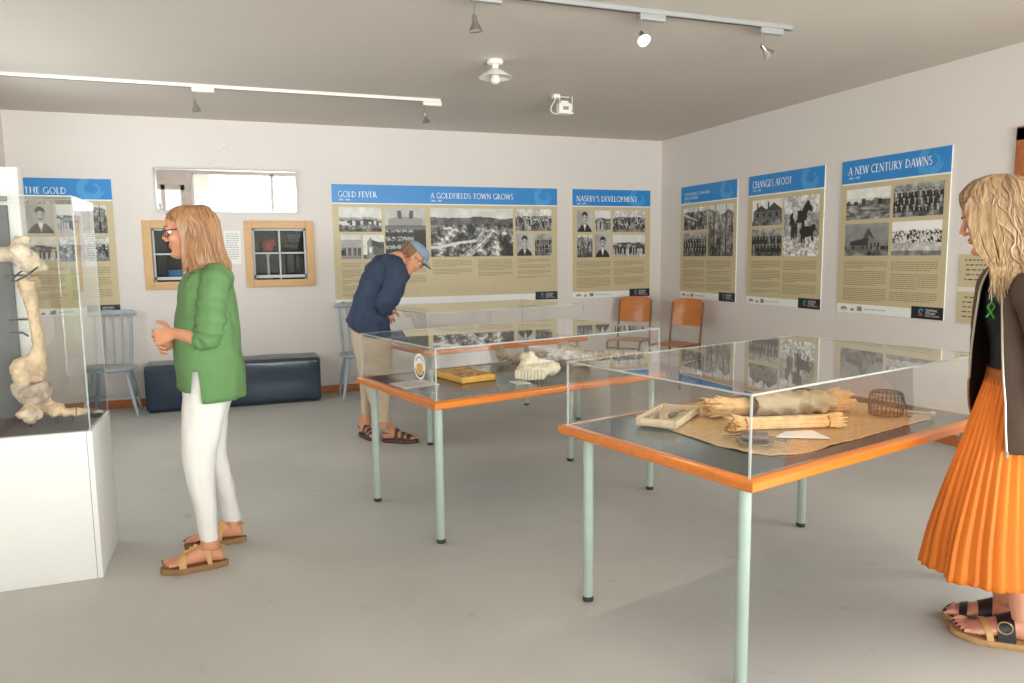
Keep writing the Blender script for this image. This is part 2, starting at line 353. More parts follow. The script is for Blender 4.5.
# small lookout windows in timber surrounds
def small_window(name, x0, x1, hole):
    z0, z1 = 1.124, 1.783; g = G(); a, b, c, d = hole; cy = BACK-.014; dp = .028
    for q in (((x0+a)/2, (z0+z1)/2, a-x0, z1-z0), ((b+x1)/2, (z0+z1)/2, x1-b, z1-z0), ((a+b)/2, (z0+c)/2, b-a, c-z0), ((a+b)/2, (d+z1)/2, b-a, z1-d)):
        g.rbox((q[0], cy, q[1]), (q[2], dp, q[3]), .004)
    f = struct(name, g, 'frame_timber', smooth=True)
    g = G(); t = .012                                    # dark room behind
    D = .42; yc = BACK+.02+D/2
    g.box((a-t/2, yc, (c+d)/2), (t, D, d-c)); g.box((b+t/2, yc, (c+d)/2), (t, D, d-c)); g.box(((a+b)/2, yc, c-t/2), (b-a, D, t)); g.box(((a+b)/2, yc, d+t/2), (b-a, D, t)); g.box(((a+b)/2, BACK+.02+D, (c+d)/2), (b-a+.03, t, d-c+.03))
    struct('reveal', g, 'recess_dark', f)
    g = G(); y = BACK+.045
    g.box(((a+b)/2, y, (c+d)/2), (.016, .02, d-c)); g.box(((a+b)/2, y, (c+d)/2+.01), (b-a, .02, .016))
    for X in (a+.012, b-.012): g.box((X, y, (c+d)/2), (.018, .024, d-c))
    for Z in (c+.03, d-.01): g.box(((a+b)/2, y, Z), (b-a, .024, .03 if Z < 1.4 else .018))
    struct('muntin', g, 'muntin_white', f)
    g = G(); g.box(((a+b)/2, BACK+.092, (c+d)/2), (b-a, .003, d-c+.002), Matrix.Rotation(math.radians(6.5), 3, 'X')); struct('pane', g, 'window_glass', f)
small_window('window_1', -.831, -.158, W1); small_window('window_2', .077, .743, W2)

r = thing('storage_box', 'small blue box standing inside the left lookout window', 'box', (-.58, BACK+.26, 1.1992))
g = G(); g.rbox((0, 0, .055), (.13, .09, .11), .006); part('box', g, 'poster_blue', r); g = G(); g.rbox((0, 0, .118), (.14, .10, .016), .004); part('lid', g, 'navy_vinyl', r)
r = thing('red_ornament', 'small red and white ornament inside the right lookout window', 'ornament', (.30, BACK+.30, 1.1992))
g = G(); g.lathe([(.001, 0), (.045, .002), (.05, .012), (.016, .03), (.012, .2), (.02, .26), (.001, .262)], n=18); part('stand', g, 'white_enamel', r)
g = G(); g.ell((0, 0, .33), (.06, .045, .075)); g.ell((.05, 0, .37), (.035, .03, .04)); part('bloom', g, 'ink_red', r)
# shopfront windows behind the photographer
g = G(); a, b, c, d = SHOP; y = FRONT-.1
for X in (a, a+1.58, a+3.17, b): g.box((X, y, (c+d)/2), (.07, .1, d-c))
for Z in (c, d): g.box(((a+b)/2, y, Z), (b-a, .1, .07))
f = struct('window_3', g, 'white_enamel'); g = G(); g.box(((a+b)/2, y, (c+d)/2), (b-a, .004, d-c)); struct('pane', g, 'window_glass', f)
g = G(); a, b, c, d = GLAZED
for X in (a+.04, (a+b)/2, b-.04): g.box((X, y, (c+d)/2), (.08, .06, d-c))
for Z in (.12, 1.0, d-.05): g.box(((a+b)/2, y, Z), (b-a, .06, .1 if Z > .5 else .24))
f = struct('door_2', g, 'white_enamel'); g = G(); g.box(((a+b)/2, y, (c+d)/2), (b-a, .004, d-c)); struct('pane', g, 'window_glass', f)
g = G(); a, b, c, d = SIDE_ADDED; x = RIGHT+.1  # unseen side window, added only to let fill light in
for Y in (a, (a+b)/2, b): g.box((x, Y, (c+d)/2), (.1, .07, d-c))
for Z in (c, d): g.box((x, (a+b)/2, Z), (.1, b-a, .07))
f = struct('added_side_window', g, 'white_enamel'); g = G(); g.box((x, (a+b)/2, (c+d)/2), (.004, b-a, d-c)); struct('pane', g, 'window_glass', f)
g = G(); a, b, c, d = LEFT_ADDED; x = LEFT-.1  # unseen left window, added so the back half gets more light
for Y in (a, (a+b)/2, b): g.box((x, Y, (c+d)/2), (.1, .07, d-c))
for Z in (c, d): g.box((x, (a+b)/2, Z), (.1, b-a, .07))
f = struct('added_left_window', g, 'white_enamel'); g = G(); g.box((x, (a+b)/2, (c+d)/2), (.004, b-a, d-c)); struct('pane', g, 'window_glass', f)
# the door on the right wall, its varnished jamb just in view
g = G(); a, b, c, d = DOOR
g.rbox((RIGHT-.012, b+.045, 1.1), (.03, .09, 2.2), .005); g.rbox((RIGHT-.012, a-.045, 1.1), (.03, .09, 2.2), .005); g.rbox((RIGHT-.012, (a+b)/2, 2.16), (.03, b-a+.18, .09), .005)
f = struct('door_1', g, 'timber_skirting', smooth=True)
g = G(); g.rbox((RIGHT+.05, (a+b)/2, d/2), (.04, b-a-.006, d-.01), .004); struct('door_leaf', g, 'door_paint', f, True)
g = G(); g.lathe([(.025, 0), (.025, .008), (.01, .012), (.01, .04), (.026, .05), (.028, .06), (.018, .07)], (RIGHT+.03, a+.07, 1.0), 16, Matrix.Rotation(-PI/2, 3, 'Y')); struct('door_handle', g, 'brass', f, True)
# sunlit street outside
g = G(); g.box((1.5, FRONT-5.2, -.12), (16, 10, .1)); struct('pavement', g, 'pavement')
g = G(); g.rbox((-5.2, FRONT-4.6, .55), (7.2, .8, 1.3), .25); struct('hedge', g, 'hedge', smooth=True)
g = G(); g.box((-1.4, FRONT-1.2, 2.42), (2.2, 2.0, .08)); g.box((-1.4, FRONT-2.2, 2.25), (2.2, .05, .5)); struct('added_verandah', g, 'white_enamel')  # unseen roof added to shade the upper doorway and block the sky
sl = bpy.data.lights.new('sun', 'SUN'); sl.energy = 11; sl.angle = .01; so = bpy.data.objects.new('sun', sl); COL.objects.link(so); so.rotation_euler = V((0, -.62, -.72)).to_track_quat('-Z', 'Y').to_euler()

# ------------------------------------------------------------------ lettering: Roman capitals drawn with a broad pen
TK, TN = .14, .06
def arc(cx, cy, rx, ry, a0, a1, n=10): return [(cx+rx*math.cos(math.radians(a0+(a1-a0)*i/n)), cy+ry*math.sin(math.radians(a0+(a1-a0)*i/n))) for i in range(n+1)]
GL = {
 'A': (.78, [([(.06, 0), (.38, 1)], TN), ([(.40, 1), (.72, 0)], TK), ([(.17, .34), (.6, .34)], TN)], [(.06, 0), (.72, 0)]),
 'B': (.62, [([(.14, 0), (.14, 1)], TK), (arc(.2, .76, .28, .22, 90, -90), TN*1.5), (arc(.2, .27, .36, .27, 90, -90), TN*1.6)], [(.14, 0), (.14, 1)]),
 'C': (.78, [(arc(.45, .5, .38, .5, 50, 310, 18), TK*.8)], [(.69, .88)]),
 'D': (.84, [([(.14, 0), (.14, 1)], TK), (arc(.2, .5, .55, .47, 90, -90, 16), TK*.75)], [(.14, 0), (.14, 1)]),
 'E': (.56, [([(.14, 0), (.14, 1)], TK), ([(.14, .97), (.5, .97)], TN), ([(.14, .52), (.42, .52)], TN), ([(.14, .03), (.54, .03)], TN)], [(.14, 0), (.14, 1)]),
 'F': (.53, [([(.14, 0), (.14, 1)], TK), ([(.14, .97), (.5, .97)], TN), ([(.14, .52), (.42, .52)], TN)], [(.14, 0), (.14, 1)]),
 'G': (.84, [(arc(.45, .5, .38, .5, 50, 330, 18), TK*.8), ([(.73, .02), (.73, .42)], TK)], [(.73, .42)]),
 'H': (.86, [([(.14, 0), (.14, 1)], TK), ([(.72, 0), (.72, 1)], TK), ([(.14, .52), (.72, .52)], TN)], [(.14, 0), (.14, 1), (.72, 0), (.72, 1)]),
 'I': (.3, [([(.15, 0), (.15, 1)], TK)], [(.15, 0), (.15, 1)]),
 'L': (.54, [([(.14, 0), (.14, 1)], TK), ([(.14, .03), (.52, .03)], TN)], [(.14, 0), (.14, 1)]),
 'M': (.98, [([(.1, 0), (.2, 1)], TN), ([(.2, 1), (.5, .08)], TK), ([(.5, .08), (.78, 1)], TN), ([(.78, 1), (.88, 0)], TK)], [(.1, 0), (.88, 0)]),
 'N': (.86, [([(.12, 0), (.12, 1)], TN), ([(.12, 1), (.74, .0)], TK), ([(.74, 0), (.74, 1)], TN)], [(.12, 0), (.74, 1)]),
 'O': (.92, [(arc(.46, .5, .39, .5, 0, 360, 22), TK*.75)], []),
 'P': (.58, [([(.14, 0), (.14, 1)], TK), (arc(.18, .73, .32, .25, 90, -90), TN*1.6)], [(.14, 0), (.14, 1)]),
 'R': (.7, [([(.14, 0), (.14, 1)], TK), (arc(.18, .75, .3, .23, 90, -90), TN*1.5), ([(.26, .5), (.68, 0)], TK)], [(.14, 0), (.14, 1)]),
 'S': (.52, [(arc(.26, .75, .18, .24, 40, 230, 10)+arc(.25, .26, .2, .26, 80, -140, 10), TK*.75)], []),
 'T': (.68, [([(.34, 0), (.34, 1)], TK), ([(.03, .97), (.65, .97)], TN)], [(.34, 0)]),
 'U': (.84, [([(.14, 1), (.14, .35)]+arc(.42, .32, .28, .31, 180, 360, 12)+[(.7, 1)], TK*.75)], [(.14, 1), (.7, 1)]),
 'V': (.76, [([(.06, 1), (.38, 0)], TK), ([(.38, 0), (.7, 1)], TN)], [(.06, 1), (.7, 1)]),
 'W': (1.08, [([(.05, 1), (.3, 0)], TK), ([(.3, 0), (.54, 1)], TN), ([(.54, 1), (.78, 0)], TK), ([(.78, 0), (1.03, 1)], TN)], [(.05, 1), (1.03, 1)]),
 'Y': (.7, [([(.04, 1), (.35, .48)], TK), ([(.35, .48), (.66, 1)], TN), ([(.35, .48), (.35, 0)], TK)], [(.35, 0)]),
 '\'': (.22, [([(.12, 1), (.1, .75)], TK*.8)], []), ' ': (.34, [], []), '-': (.4, [([(.06, .4), (.34, .4)], TN*1.4)], [])}
def lettering(g, s, x, z, h, y, maxw=None, track=.06, word=None):
    """flat capitals in the local XZ plane at depth y; returns width"""
    tot = sum(GL[c][0]+track for c in s); kx = h if not maxw else min(h, maxw/tot); pen = x; k = 0; wi = 0
    for c in s:
        w_, strokes, serifs = GL[c]
        if c == ' ': wi += 1
        if word is not None and wi != word: strokes, serifs = [], []
        for pts, wd in strokes:
            k += 1; yy = y-.00004*(k % 5)
            for i in range(len(pts)-1):
                a, b = V((pts[i][0]*kx, pts[i][1]*h)), V((pts[i+1][0]*kx, pts[i+1][1]*h)); t = (b-a)
                if t.length < 1e-6: continue
                t.normalize(); n = V((-t.y, t.x))*wd*h*.5; a = a-t*wd*h*.12; b = b+t*wd*h*.12
                g.add([(pen+q.x, yy, z+q.y) for q in (a-n, b-n, b+n, a+n)], [(0, 1, 2, 3)])
        for sx, sz in serifs:
            cx, cz = pen+sx*kx, z+sz*h; g.add([(cx-.13*kx, y-.0003, cz-.022*h), (cx+.13*kx, y-.0003, cz-.022*h), (cx+.13*kx, y-.0003, cz+.022*h), (cx-.13*kx, y-.0003, cz+.022*h)], [(0, 1, 2, 3)])
        pen += (w_+track)*kx
    return pen-x
def sans(g, s, x, z, h, y):
    cu = bpy.data.curves.new('t', 'FONT'); cu.body = s; cu.size = h*1.37; o = bpy.data.objects.new('t', cu); COL.objects.link(o)
    dg = bpy.context.evaluated_depsgraph_get(); dg.update(); me = bpy.data.meshes.new_from_object(o.evaluated_get(dg))
    g.add([(x+v.co.x, y, z+v.co.y) for v in me.vertices], [list(p.vertices) for p in me.polygons]); wd = max((v.co.x for v in me.vertices), default=0)
    bpy.data.objects.remove(o); bpy.data.curves.remove(cu); return wd

# ------------------------------------------------------------------ old photographs, printed as a tone per cell
def fbm(x, y, s, sd, o=3): return sum(noise.noise(V((x*s*2**i+sd*9.1, y*s*2**i+sd*4.7, sd)))*.5**i for i in range(o))
def tone(kind, u, v, sd, A):
    """u right, v down, 0..1 -> grey 0..1;  A = aspect"""
    n = fbm(u*A, v, 4, sd); f = fbm(u*A, v, 18, sd+3, 3); hsh = lambda k: math.modf(abs(math.sin(k*12.9898+sd*78.233)*43758.5453))[0]
    if kind == 'valley':
        if v < .2+.05*fbm(u, 0, 3, sd): return .80+.08*n
        if v < .34+.06*fbm(u, 0, 5, sd+1): return .42+.22*n
        t = .40+.5*n+.35*f; c = abs(u-(.78-.35*(v-.45)**2-.45*(v-.4)))
        if v > .45 and c < .03+.03*v: t = .3+.2*f if abs(c-.03) < .008 else .72+.2*f
        t += .28*max(0, math.sin((v*1.6-.5*u+.12*n)*34))*max(0, n+.25)
        if u < .55 and v > .78-.25*u+.03*n and v < .84-.25*u+.03*n: t = .8
        return t
    if kind == 'town':
        h = .52+.06*fbm(u, 0, 4, sd)
        if v < h-.1: return .8+.06*n
        if v < h: return .62+.1*n
        k = int(u*16); b = h+.02+.14*hsh(k); bl = h+.16+.1*hsh(k+50)
        if v < bl: return .25 if v < b else (.78 if hsh(k+9) > .45 else .3)
        return (.42 if v < .85 else .3)+.3*n+.25*f
    if kind == 'street':
        if v < .35: return .82+.05*n
        k = int(u*7); top = .3+.25*hsh(k)*(abs(u-.5)+.3)
        t = .7+.12*n
        if v > top and v < .62: t = (.3+.4*hsh(k+3)) if (v-top) > .07 else .2
        if v > .48:
            for i in range(13):
                x = hsh(i+20); y0 = .5+.1*hsh(i+40); w_ = .022
                if abs(u-x) < w_ and y0 < v < y0+.33: t = .13+.1*hsh(i+60)
                if abs(u-x) < .014 and y0-.06 < v < y0: t = .5
        return t+.1*f
    if kind in ('team', 'group'):
        rows, cols = (3, 8) if kind == 'team' else (2, 9); t = (.62 if v < .25 else .34)+.2*n+.12*f
        for r in range(rows):
            y0 = .17+r*(.66/rows)
            for c in range(cols):
                x = (c+.5+.25*(r % 2))/(cols+.25)+.02*(hsh(c+r*20)-.5); dx = (u-x)*A; y = v-y0-.03*hsh(c*3+r)
                W_ = .46*A/cols
                if y > .085 and y < .36 and abs(dx) < W_*min(1, .45+(y-.085)*9): t = ((.13+.16*hsh(c+r*9)) if hsh(c*7+r*3) > .3 else .55)+.22*f-.25*abs(dx)/W_
                if y > .11 and y < .2 and abs(dx) < W_*.16: t = .75
                if (dx/(W_*.42))**2+((y-.045)/.05)**2 < 1: t = .68-.2*(dx/W_)
                if (dx/(W_*.44))**2+((y-.015)/.025)**2 < 1: t = .2
        if v > .86: t = .4+.3*n
        return t
    if kind == 'crowd':
        t = (.75 if v < .3 else .5)+.15*n
        for i in range(46):
            x, y0 = hsh(i), .3+.42*hsh(i+99); dx = (u-x)*A
            if abs(dx) < .045 and 0 < v-y0 < .22: t = .15+.6*hsh(i+5)*(1 if i % 3 == 0 else .3)
            if abs(dx) < .022 and -.05 < v-y0 < 0: t = .8
        return t+.15*f
    if kind in ('portrait', 'beard'):
        x, y = (u-.5), v; t = .66+.12*(u-.5)+.05*n
        if y > .62+1.6*x*x+.0 and abs(x) < .46: t = .17+.08*n
        if abs(x) < .09 and y > .64 and y < .64+.3*(1-abs(x)/.09): t = .86
        if (x/.17)**2+((y-.36)/.23)**2 < 1:
            t = .72-.9*abs(x+.03)
            if abs(y-.33) < .022 and .04 < abs(x) < .12: t = .25
            if abs(y-.5) < .014 and abs(x) < .07: t = .3
        if (x/.185)**2+((y-.27)/.2)**2 < 1 and y < .21+.4*abs(x): t = .18
        if kind == 'beard' and (x/.15)**2+((y-.58)/.17)**2 < 1 and y > .45: t = .62+.3*f
        return t
    if kind == 'cottage':
        t = .84+.05*n
        if v > .8: return .45+.3*n+.2*f
        for cx, hw, base, roof in ((.3, .26, .45, .22), (.72, .27, .42, .14)):
            if abs(u-cx) < hw and v > base: t = .42+.12*f; 
            if abs(u-cx) < hw*1.05 and roof+(abs(u-cx)/hw)*(base-roof) < v < base+.02: t = .3+.05*f
            for k in (-.12, .1):
                if abs(u-cx-k) < .035 and .52 < v < .68: t = .14
        if abs(u-.18) < .02 and .12 < v < .4: t = .25
        if abs(u-.55) < .02 and .1 < v < .4: t = .25
        return t
    if kind == 'church':
        t = .58-.1*v+.05*n
        if v > .82: return .4+.25*n
        if abs(u-.55) < .13 and v > .12+2.6*abs(u-.55): t = .34+.06*f
        if .12 < u < .55 and v > .56-.28*(u-.12): t = .42+.08*f if v > .68 else .26
        if .55 <= u < .86 and v > .36+1.0*(u-.55): t = .5+.08*f
        for k in (.62, .70, .78):
            if abs(u-k) < .016 and .6 < v < .74: t = .16
        if v > .68:
            for i in range(16):
                x = hsh(i+3)
                if abs(u-x) < .018 and v > .7: t = .14
        return t
    if kind == 'snow':
        if v < .28+.07*fbm(u, 0, 6, sd): return .9+.04*n
        if v < .62: return (.12 if f+n*.5 > .03 else .8)
        return .72+.16*n+.1*f if v < .85 else .5+.2*n
    if kind == 'flood':
        if v < .3: return .86+.05*n
        if v < .55: k = int(u*11); return (.2+.3*hsh(k)) if v > .36+.12*hsh(k+4)-.08*u else .8
        return .5+.32*fbm(u*A, v*4, 3, sd)+.1*f
    if kind == 'horse':
        t = (.74 if v < .3 else .6)+.25*n+.2*f
        if v > .68: t = .72+.35*f+.2*n
        def E(cx, cy, rx, ry, a=0):
            x, y = u-cx, (v-cy); c, s = math.cos(a), math.sin(a); return ((x*c+y*s)/rx)**2+((-x*s+y*c)/ry)**2 < 1
        if E(.42, .35, .25, .105) or E(.62, .24, .075, .17, .55) or E(.73, .2, .105, .045, .75) or E(.26, .5, .05, .22, .08) or E(.36, .52, .04, .2, -.05) or E(.56, .52, .042, .2) or E(.21, .4, .03, .12, .3): t = .12+.14*abs(f)+.08*n
        if E(.33, .30, .062, .15): t = .74+.15*f
        if E(.33, .13, .045, .045): t = .62
        if E(.30, .56, .035, .17) or E(.365, .56, .035, .17): t = .22+.1*f
        if E(.66, .6, .2, .09) or E(.82, .68, .03, .1) or E(.53, .7, .028, .09) or E(.6, .7, .025, .09) or E(.85, .54, .06, .06): t = .12+.06*f
        return t
    if kind == 'forest':
        t = .6-.25*v+.28*fbm(u*A*2.5, v*.7, 6, sd)+.2*f
        if v < .14+.1*fbm(u, 0, 3, sd): t = .8
        if abs(u-.3+.1*v) < .03 or abs(u-.72) < .025: t -= .2
        return t
    if kind == 'sluice':
        t = .42+.4*n+.3*f
        if v < .2: t = .78+.2*n
        if abs(v-.3-.5*u) < .02 and u < .6: t = .95
        return t
    if kind == 'shop':
        if v < .36:
            t = .72+.05*n
            if abs(u-.5) < .42 and v > .18+.25*(u-.5)**2: t = .58
            if abs(abs(u-.5)-.16+.12*v) < .05 and .06 < v < .22: t = .35
            return t
        if v < .44: return .3 if int(v*60) % 2 else .5
        t = .2+.08*n
        if v < .9 and u < .7 and int(v*12) % 2 and f > -.05: t = .66
        if u > .72 and .5 < v < .85: t = .1
        return t
    if kind == 'hut':
        t = .85+.06*n
        if v > .82: return .55+.2*n
        if u > .2 and v > .3 and v < .84: t = .4+.1*f
        if .2 < u < .5 and v > .1+1.3*abs(u-.35) and v < .84: t = .55+.1*f
        if u >= .4 and v > .2+.3*(u-.4) and v < .45+.2*(u-.4): t = .3+.05*f
        if abs(u-.35) < .05 and .5 < v < .74: t = .9
        return t
    if kind == 'store':
        t = .8+.05*n
        if v < .2: return t
        if v < .55: t = .6+.06*n if int(v*30) % 2 else .68
        elif v < .86:
            t = .35+.1*n
            if int(u*12) % 3 == 0: t = .62
            if u < .2 and v > .62: t = .12
        else: t = .55
        return t
    return .5+.3*n
def photograph(g, cols, x0, x1, z0, z1, y, kind, seed, cell=.0065):
    nx, nz = max(8, int((x1-x0)/cell)), max(8, int((z1-z0)/cell)); A = (x1-x0)/(z1-z0); vs = []; fs = []
    for j in range(nz+1):
        for i in range(nx+1):
            u, v = i/nx, j/nz; vs.append((x0+(x1-x0)*u, y, z1-(z1-z0)*v)); t = min(.95, max(.05, tone(kind, u, v, seed, A)))
            t = min(.97, max(.03, (t-.10)*1.22))**2.2; cols.append((t*1.0+.012, t*.97+.010, t*.92+.008, 1))
    for j in range(nz):
        for i in range(nx): a = j*(nx+1)+i; fs.append((a, a+nx+1, a+nx+2, a+1))
    g.add(vs, fs)
def text_block(g, x0, x1, z1, z0, y, rnd, lh=.0155, xh=.0062):
    z = z1
    while z > z0:
        end = x1 if z-lh > z0 else x0+(x1-x0)*rnd.uniform(.3, .9); x = x0
        while x < end-.008:
            w_ = min(rnd.uniform(.012, .042), end-x)
            g.add([(x, y, z-xh), (x+w_, y, z-xh), (x+w_, y, z), (x, y, z)], [(0, 1, 2, 3)]); x += w_+.006
        z -= lh
def poster(label, loc, rz, W, photos, heads, texts, H=1.2555, strip=True, seed=1, head_h=.187, small=None, swirl=True):
    rnd = random.Random(seed); r = thing('exhibition_panel', label, 'poster', loc, rz, 'history panels around the walls')
    T = .01
    g = G(); g.rbox((0, -T/2, H/2), (W, T, H), .001, n=1); part('board', g, 'poster_white', r)
    g = G(); g.box((0, -T-.0005, H-head_h/2), (W, .001, head_h)); hb = part('header_band', g, 'poster_blue', r, smooth=False)
    if swirl:
        g = G(); cx, cz = W/2-.155, H-.095
        for R_, w_, a0, a1 in ((.05, .012, 200, 440), (.078, .016, 110, 350), (.108, .018, 60, 300)):
            pts = [(cx+R_*1.05*math.cos(math.radians(a)), cz+R_*math.sin(math.radians(a)), w_*(.4+.6*math.sin(PI*(a-a0)/(a1-a0)))) for a in range(a0, a1+1, 6)]
            for i in range(len(pts)-1):
                (x, z, q), (x2, z2, q2) = pts[i], pts[i+1]
                def inn(x, z, q): d = V((x-cx, z-cz)); d.normalize(); return (x-d.x*q, -T-.0012, max(H-head_h, min(H, z-d.y*q)))
                def out(x, z, q): d = V((x-cx, z-cz)); d.normalize(); return (min(W/2, x+d.x*q), -T-.0012, max(H-head_h, min(H, z+d.y*q)))
                g.add([inn(x, z, q), inn(x2, z2, q2), out(x2, z2, q2), out(x, z, q)], [(0, 1, 2, 3)])
        part('swirl_emblem', g, 'poster_swirl', r, smooth=False, label='pale blue spiral emblem')
    for (hx, hz, hh, s, mw, dates) in heads:
        for wd in range(len(s.split(' '))):
            g = G(); lettering(g, s, -W/2+hx, hz, hh, -T-.0016, mw, word=wd); part('heading_word', g, 'ink_white', r, smooth=False)
        if dates: g = G(); sans(g, dates, -W/2+hx+.004, hz-.036, .018, -T-.0016); part('date_line', g, 'ink_white', r, smooth=False)
    st = .074 if strip else .0
    g = G(); g.box((0, -T-.0005, (st+H-head_h-.012)/2), (W, .001, H-head_h-.012-st)); part('text_panel', g, 'poster_beige', r, smooth=False)
    for (x0, x1, t0, t1, kind) in photos:
        g = G(); cols = []; photograph(g, cols, -W/2+x0*W, -W/2+x1*W, H*(1-t1), H*(1-t0), -T-.0018, kind, rnd.random()*10)
        me = g.mesh('photograph', 'photo_print', False, False); ca = me.color_attributes.new('print', 'FLOAT_COLOR', 'POINT')
        for i, c in enumerate(cols): ca.data[i].color = c
        part('photograph', me, None, r)
    for (x0, x1, t0, t1) in texts:
        z = H*(1-t0)
        while z > H*(1-t1)+.02:
            n = rnd.choice((3, 4, 5, 6, 8)); zb = max(H*(1-t1), z-n*.0155); g = G(); text_block(g, -W/2+x0*W, -W/2+x1*W, z, zb, -T-.0016, rnd); part('text_block', g, 'ink_text', r, smooth=False); z = zb-.017
    if strip:
        bw, bh = .275, .092; X = W/2-bw
        g = G(); g.box((X+bw/2, -T-.001, bh/2), (bw, .002, bh)); lp = part('logo_plate', g, 'ink_black', r, smooth=False)
        g = G()
        for k, s in enumerate(('CENTRAL', 'OTAGO')): sans(g, s, X+.125, .058-k*.022, .017, -T-.0026)
        sans(g, 'DISTRICT COUNCIL', X+.125, .02, .0098, -T-.0026); part('lettering', g, 'ink_white', lp, smooth=False)
        g = G()
        for a in range(0, 300, 10):
            def pt(a, R_): return (X+.085+R_*math.cos(math.radians(a)), -T-.0026, .056+R_*math.sin(math.radians(a)))
            g.add([pt(a, .010), pt(a+10, .010), pt(a+10, .020), pt(a, .020)], [(0, 1, 2, 3)])
        part('ring_emblem', g, 'ink_teal', lp, smooth=False)
        g = G(); g.add([(X+.055, -T-.0026, .03), (X+.085, -T-.0026, .021), (X+.118, -T-.0026, .032), (X+.085, -T-.0026, .031)], [(0, 1, 2, 3)]); part('wave_emblem', g, 'ink_red', lp, smooth=False)
        # three small supporters' marks and a web line
        g = G(); x = -W/2+.04; yy = -T-.0014
        g.add([(x+.075*t, yy, .035+.016*math.sin(PI*t)) for t in [i/8 for i in range(9)]]+[(x+.075*(1-t), yy, .030) for t in [i/8 for i in range(9)]], [list(range(18))])
        g.add([(x, yy, .022), (x+.075, yy, .022), (x+.075, yy, .026), (x, yy, .026)], [(0, 1, 2, 3)]); part('supporter_mark', g, 'ink_text', r, smooth=False); g = G()
        x += .105; g.add([(x, yy, .018), (x+.044, yy, .018), (x+.04, yy, .032), (x+.026, yy, .036), (x+.022, yy, .056), (x+.018, yy, .036), (x+.004, yy, .032)], [list(range(7))]); part('supporter_mark', g, 'ink_text', r, smooth=False); g = G()
        x += .075; g.add([(x, yy, .018), (x+.05, yy, .018), (x+.05, yy, .056), (x, yy, .056)], [(0, 1, 2, 3)])
        part('supporter_mark', g, 'ink_text', r, smooth=False)
        g = G(); text_block(g, -W/2+.29, min(W/2-bw-.05, -W/2+.56), .04, .035, yy, rnd, .02, .006); part('web_line', g, 'ink_grey', r, smooth=False)
    return r
ZB = .9025; PT = [(.19, .388), (.415, .622)]
poster('blue-headed panel reading THE GOLD, partly behind the tall bone case', (-1.463, BACK-.001, ZB), 0, .80,
       [(.02, .10, .19, .395, 'beard'), (.12, .40, .19, .395, 'portrait'), (.42, .66, .19, .395, 'street'), (.68, .93, .19, .395, 'forest'), (.02, .40, .42, .60, 'street'), (.42, .93, .42, .60, 'crowd')],
       [(.10, 1.117, .055, 'THE GOLD', .40, None)], [(.05, .46, .645, .9), (.52, .93, .645, .88)], seed=3)
poster('double-width panel reading GOLD FEVER and A GOLDFIELDS TOWN GROWS', (2.196, BACK-.001, ZB), 0, 2.514,
       [(.025, .2, .185, .385, 'town'), (.03, .112, .41, .61, 'store'), (.12, .207, .41, .61, 'hut'), (.214, .388, .185, .60, 'shop'), (.409, .785, .185, .60, 'valley'), (.797, .972, .185, .38, 'crowd'), (.80, .88, .405, .60, 'beard'), (.89, .972, .405, .60, 'team')],
       [(.062, 1.128, .056, 'GOLD FEVER', .46, '1863 - 1866'), (1.035, 1.128, .056, 'A GOLDFIELDS TOWN GROWS', .95, '1866 - 1869')],
       [(.03, .11, .645, .92), (.122, .2, .645, .92), (.215, .385, .645, .82), (.414, .59, .63, .76), (.62, .78, .63, .80), (.805, .966, .63, .80)], seed=8)
poster('single panel reading NASEBY\'S DEVELOPMENT, left of the room corner above a wooden chair', (4.157, BACK-.001, ZB), 0, 1.024,
       [(.055, .25, *PT[0], 'portrait'), (.28, .48, *PT[0], 'street'), (.51, .93, *PT[0], 'crowd'), (.055, .25, *PT[1], 'forest'), (.28, .48, *PT[1], 'portrait'), (.51, .93, *PT[1], 'street')],
       [(.05, 1.12, .06, 'NASEBY\'S DEVELOPMENT', .80, '1869 - 1895')], [(.05, .48, .66, .93), (.53, .92, .66, .88)], seed=12)
poster('right-wall panel nearest the corner, faint two-line heading over a tall woodland photo', (RIGHT-.001, 6.894, ZB), -PI/2, 1.02,
       [(.06, .495, *PT[0], 'sluice'), (.06, .495, *PT[1], 'team'), (.52, .95, PT[0][0], PT[1][1], 'forest')],
       [(.06, 1.152, .03, 'A DEVELOPING COMMUNITY', .55, None), (.06, 1.107, .03, 'AND ITS PEOPLE', .32, '1870 - 1895')], [(.05, .46, .66, .92), (.50, .92, .66, .92)], seed=21)
poster('right-wall panel reading CHANGES AFOOT, with a tall photo of a horse', (RIGHT-.001, 5.693, ZB), -PI/2, 1.02,
       [(.065, .49, *PT[0], 'cottage'), (.065, .49, *PT[1], 'group'), (.515, .955, PT[0][0], PT[1][1], 'horse')],
       [(.06, 1.138, .062, 'CHANGES AFOOT', .555, '1895 - 1900')], [(.065, .48, .66, .91), (.52, .94, .66, .91)], seed=33)
poster('right-wall panel reading A NEW CENTURY DAWNS, nearest the woman in orange', (RIGHT-.001, 4.473, ZB), -PI/2, 1.025,
       [(.06, .495, *PT[0], 'flood'), (.525, .955, *PT[0], 'team'), (.06, .495, *PT[1], 'church'), (.525, .955, *PT[1], 'snow')],
       [(.07, 1.138, .062, 'A NEW CENTURY DAWNS', .80, '1900 - 1920')], [(.06, .49, .66, .92), (.53, .94, .66, .92)], seed=46)
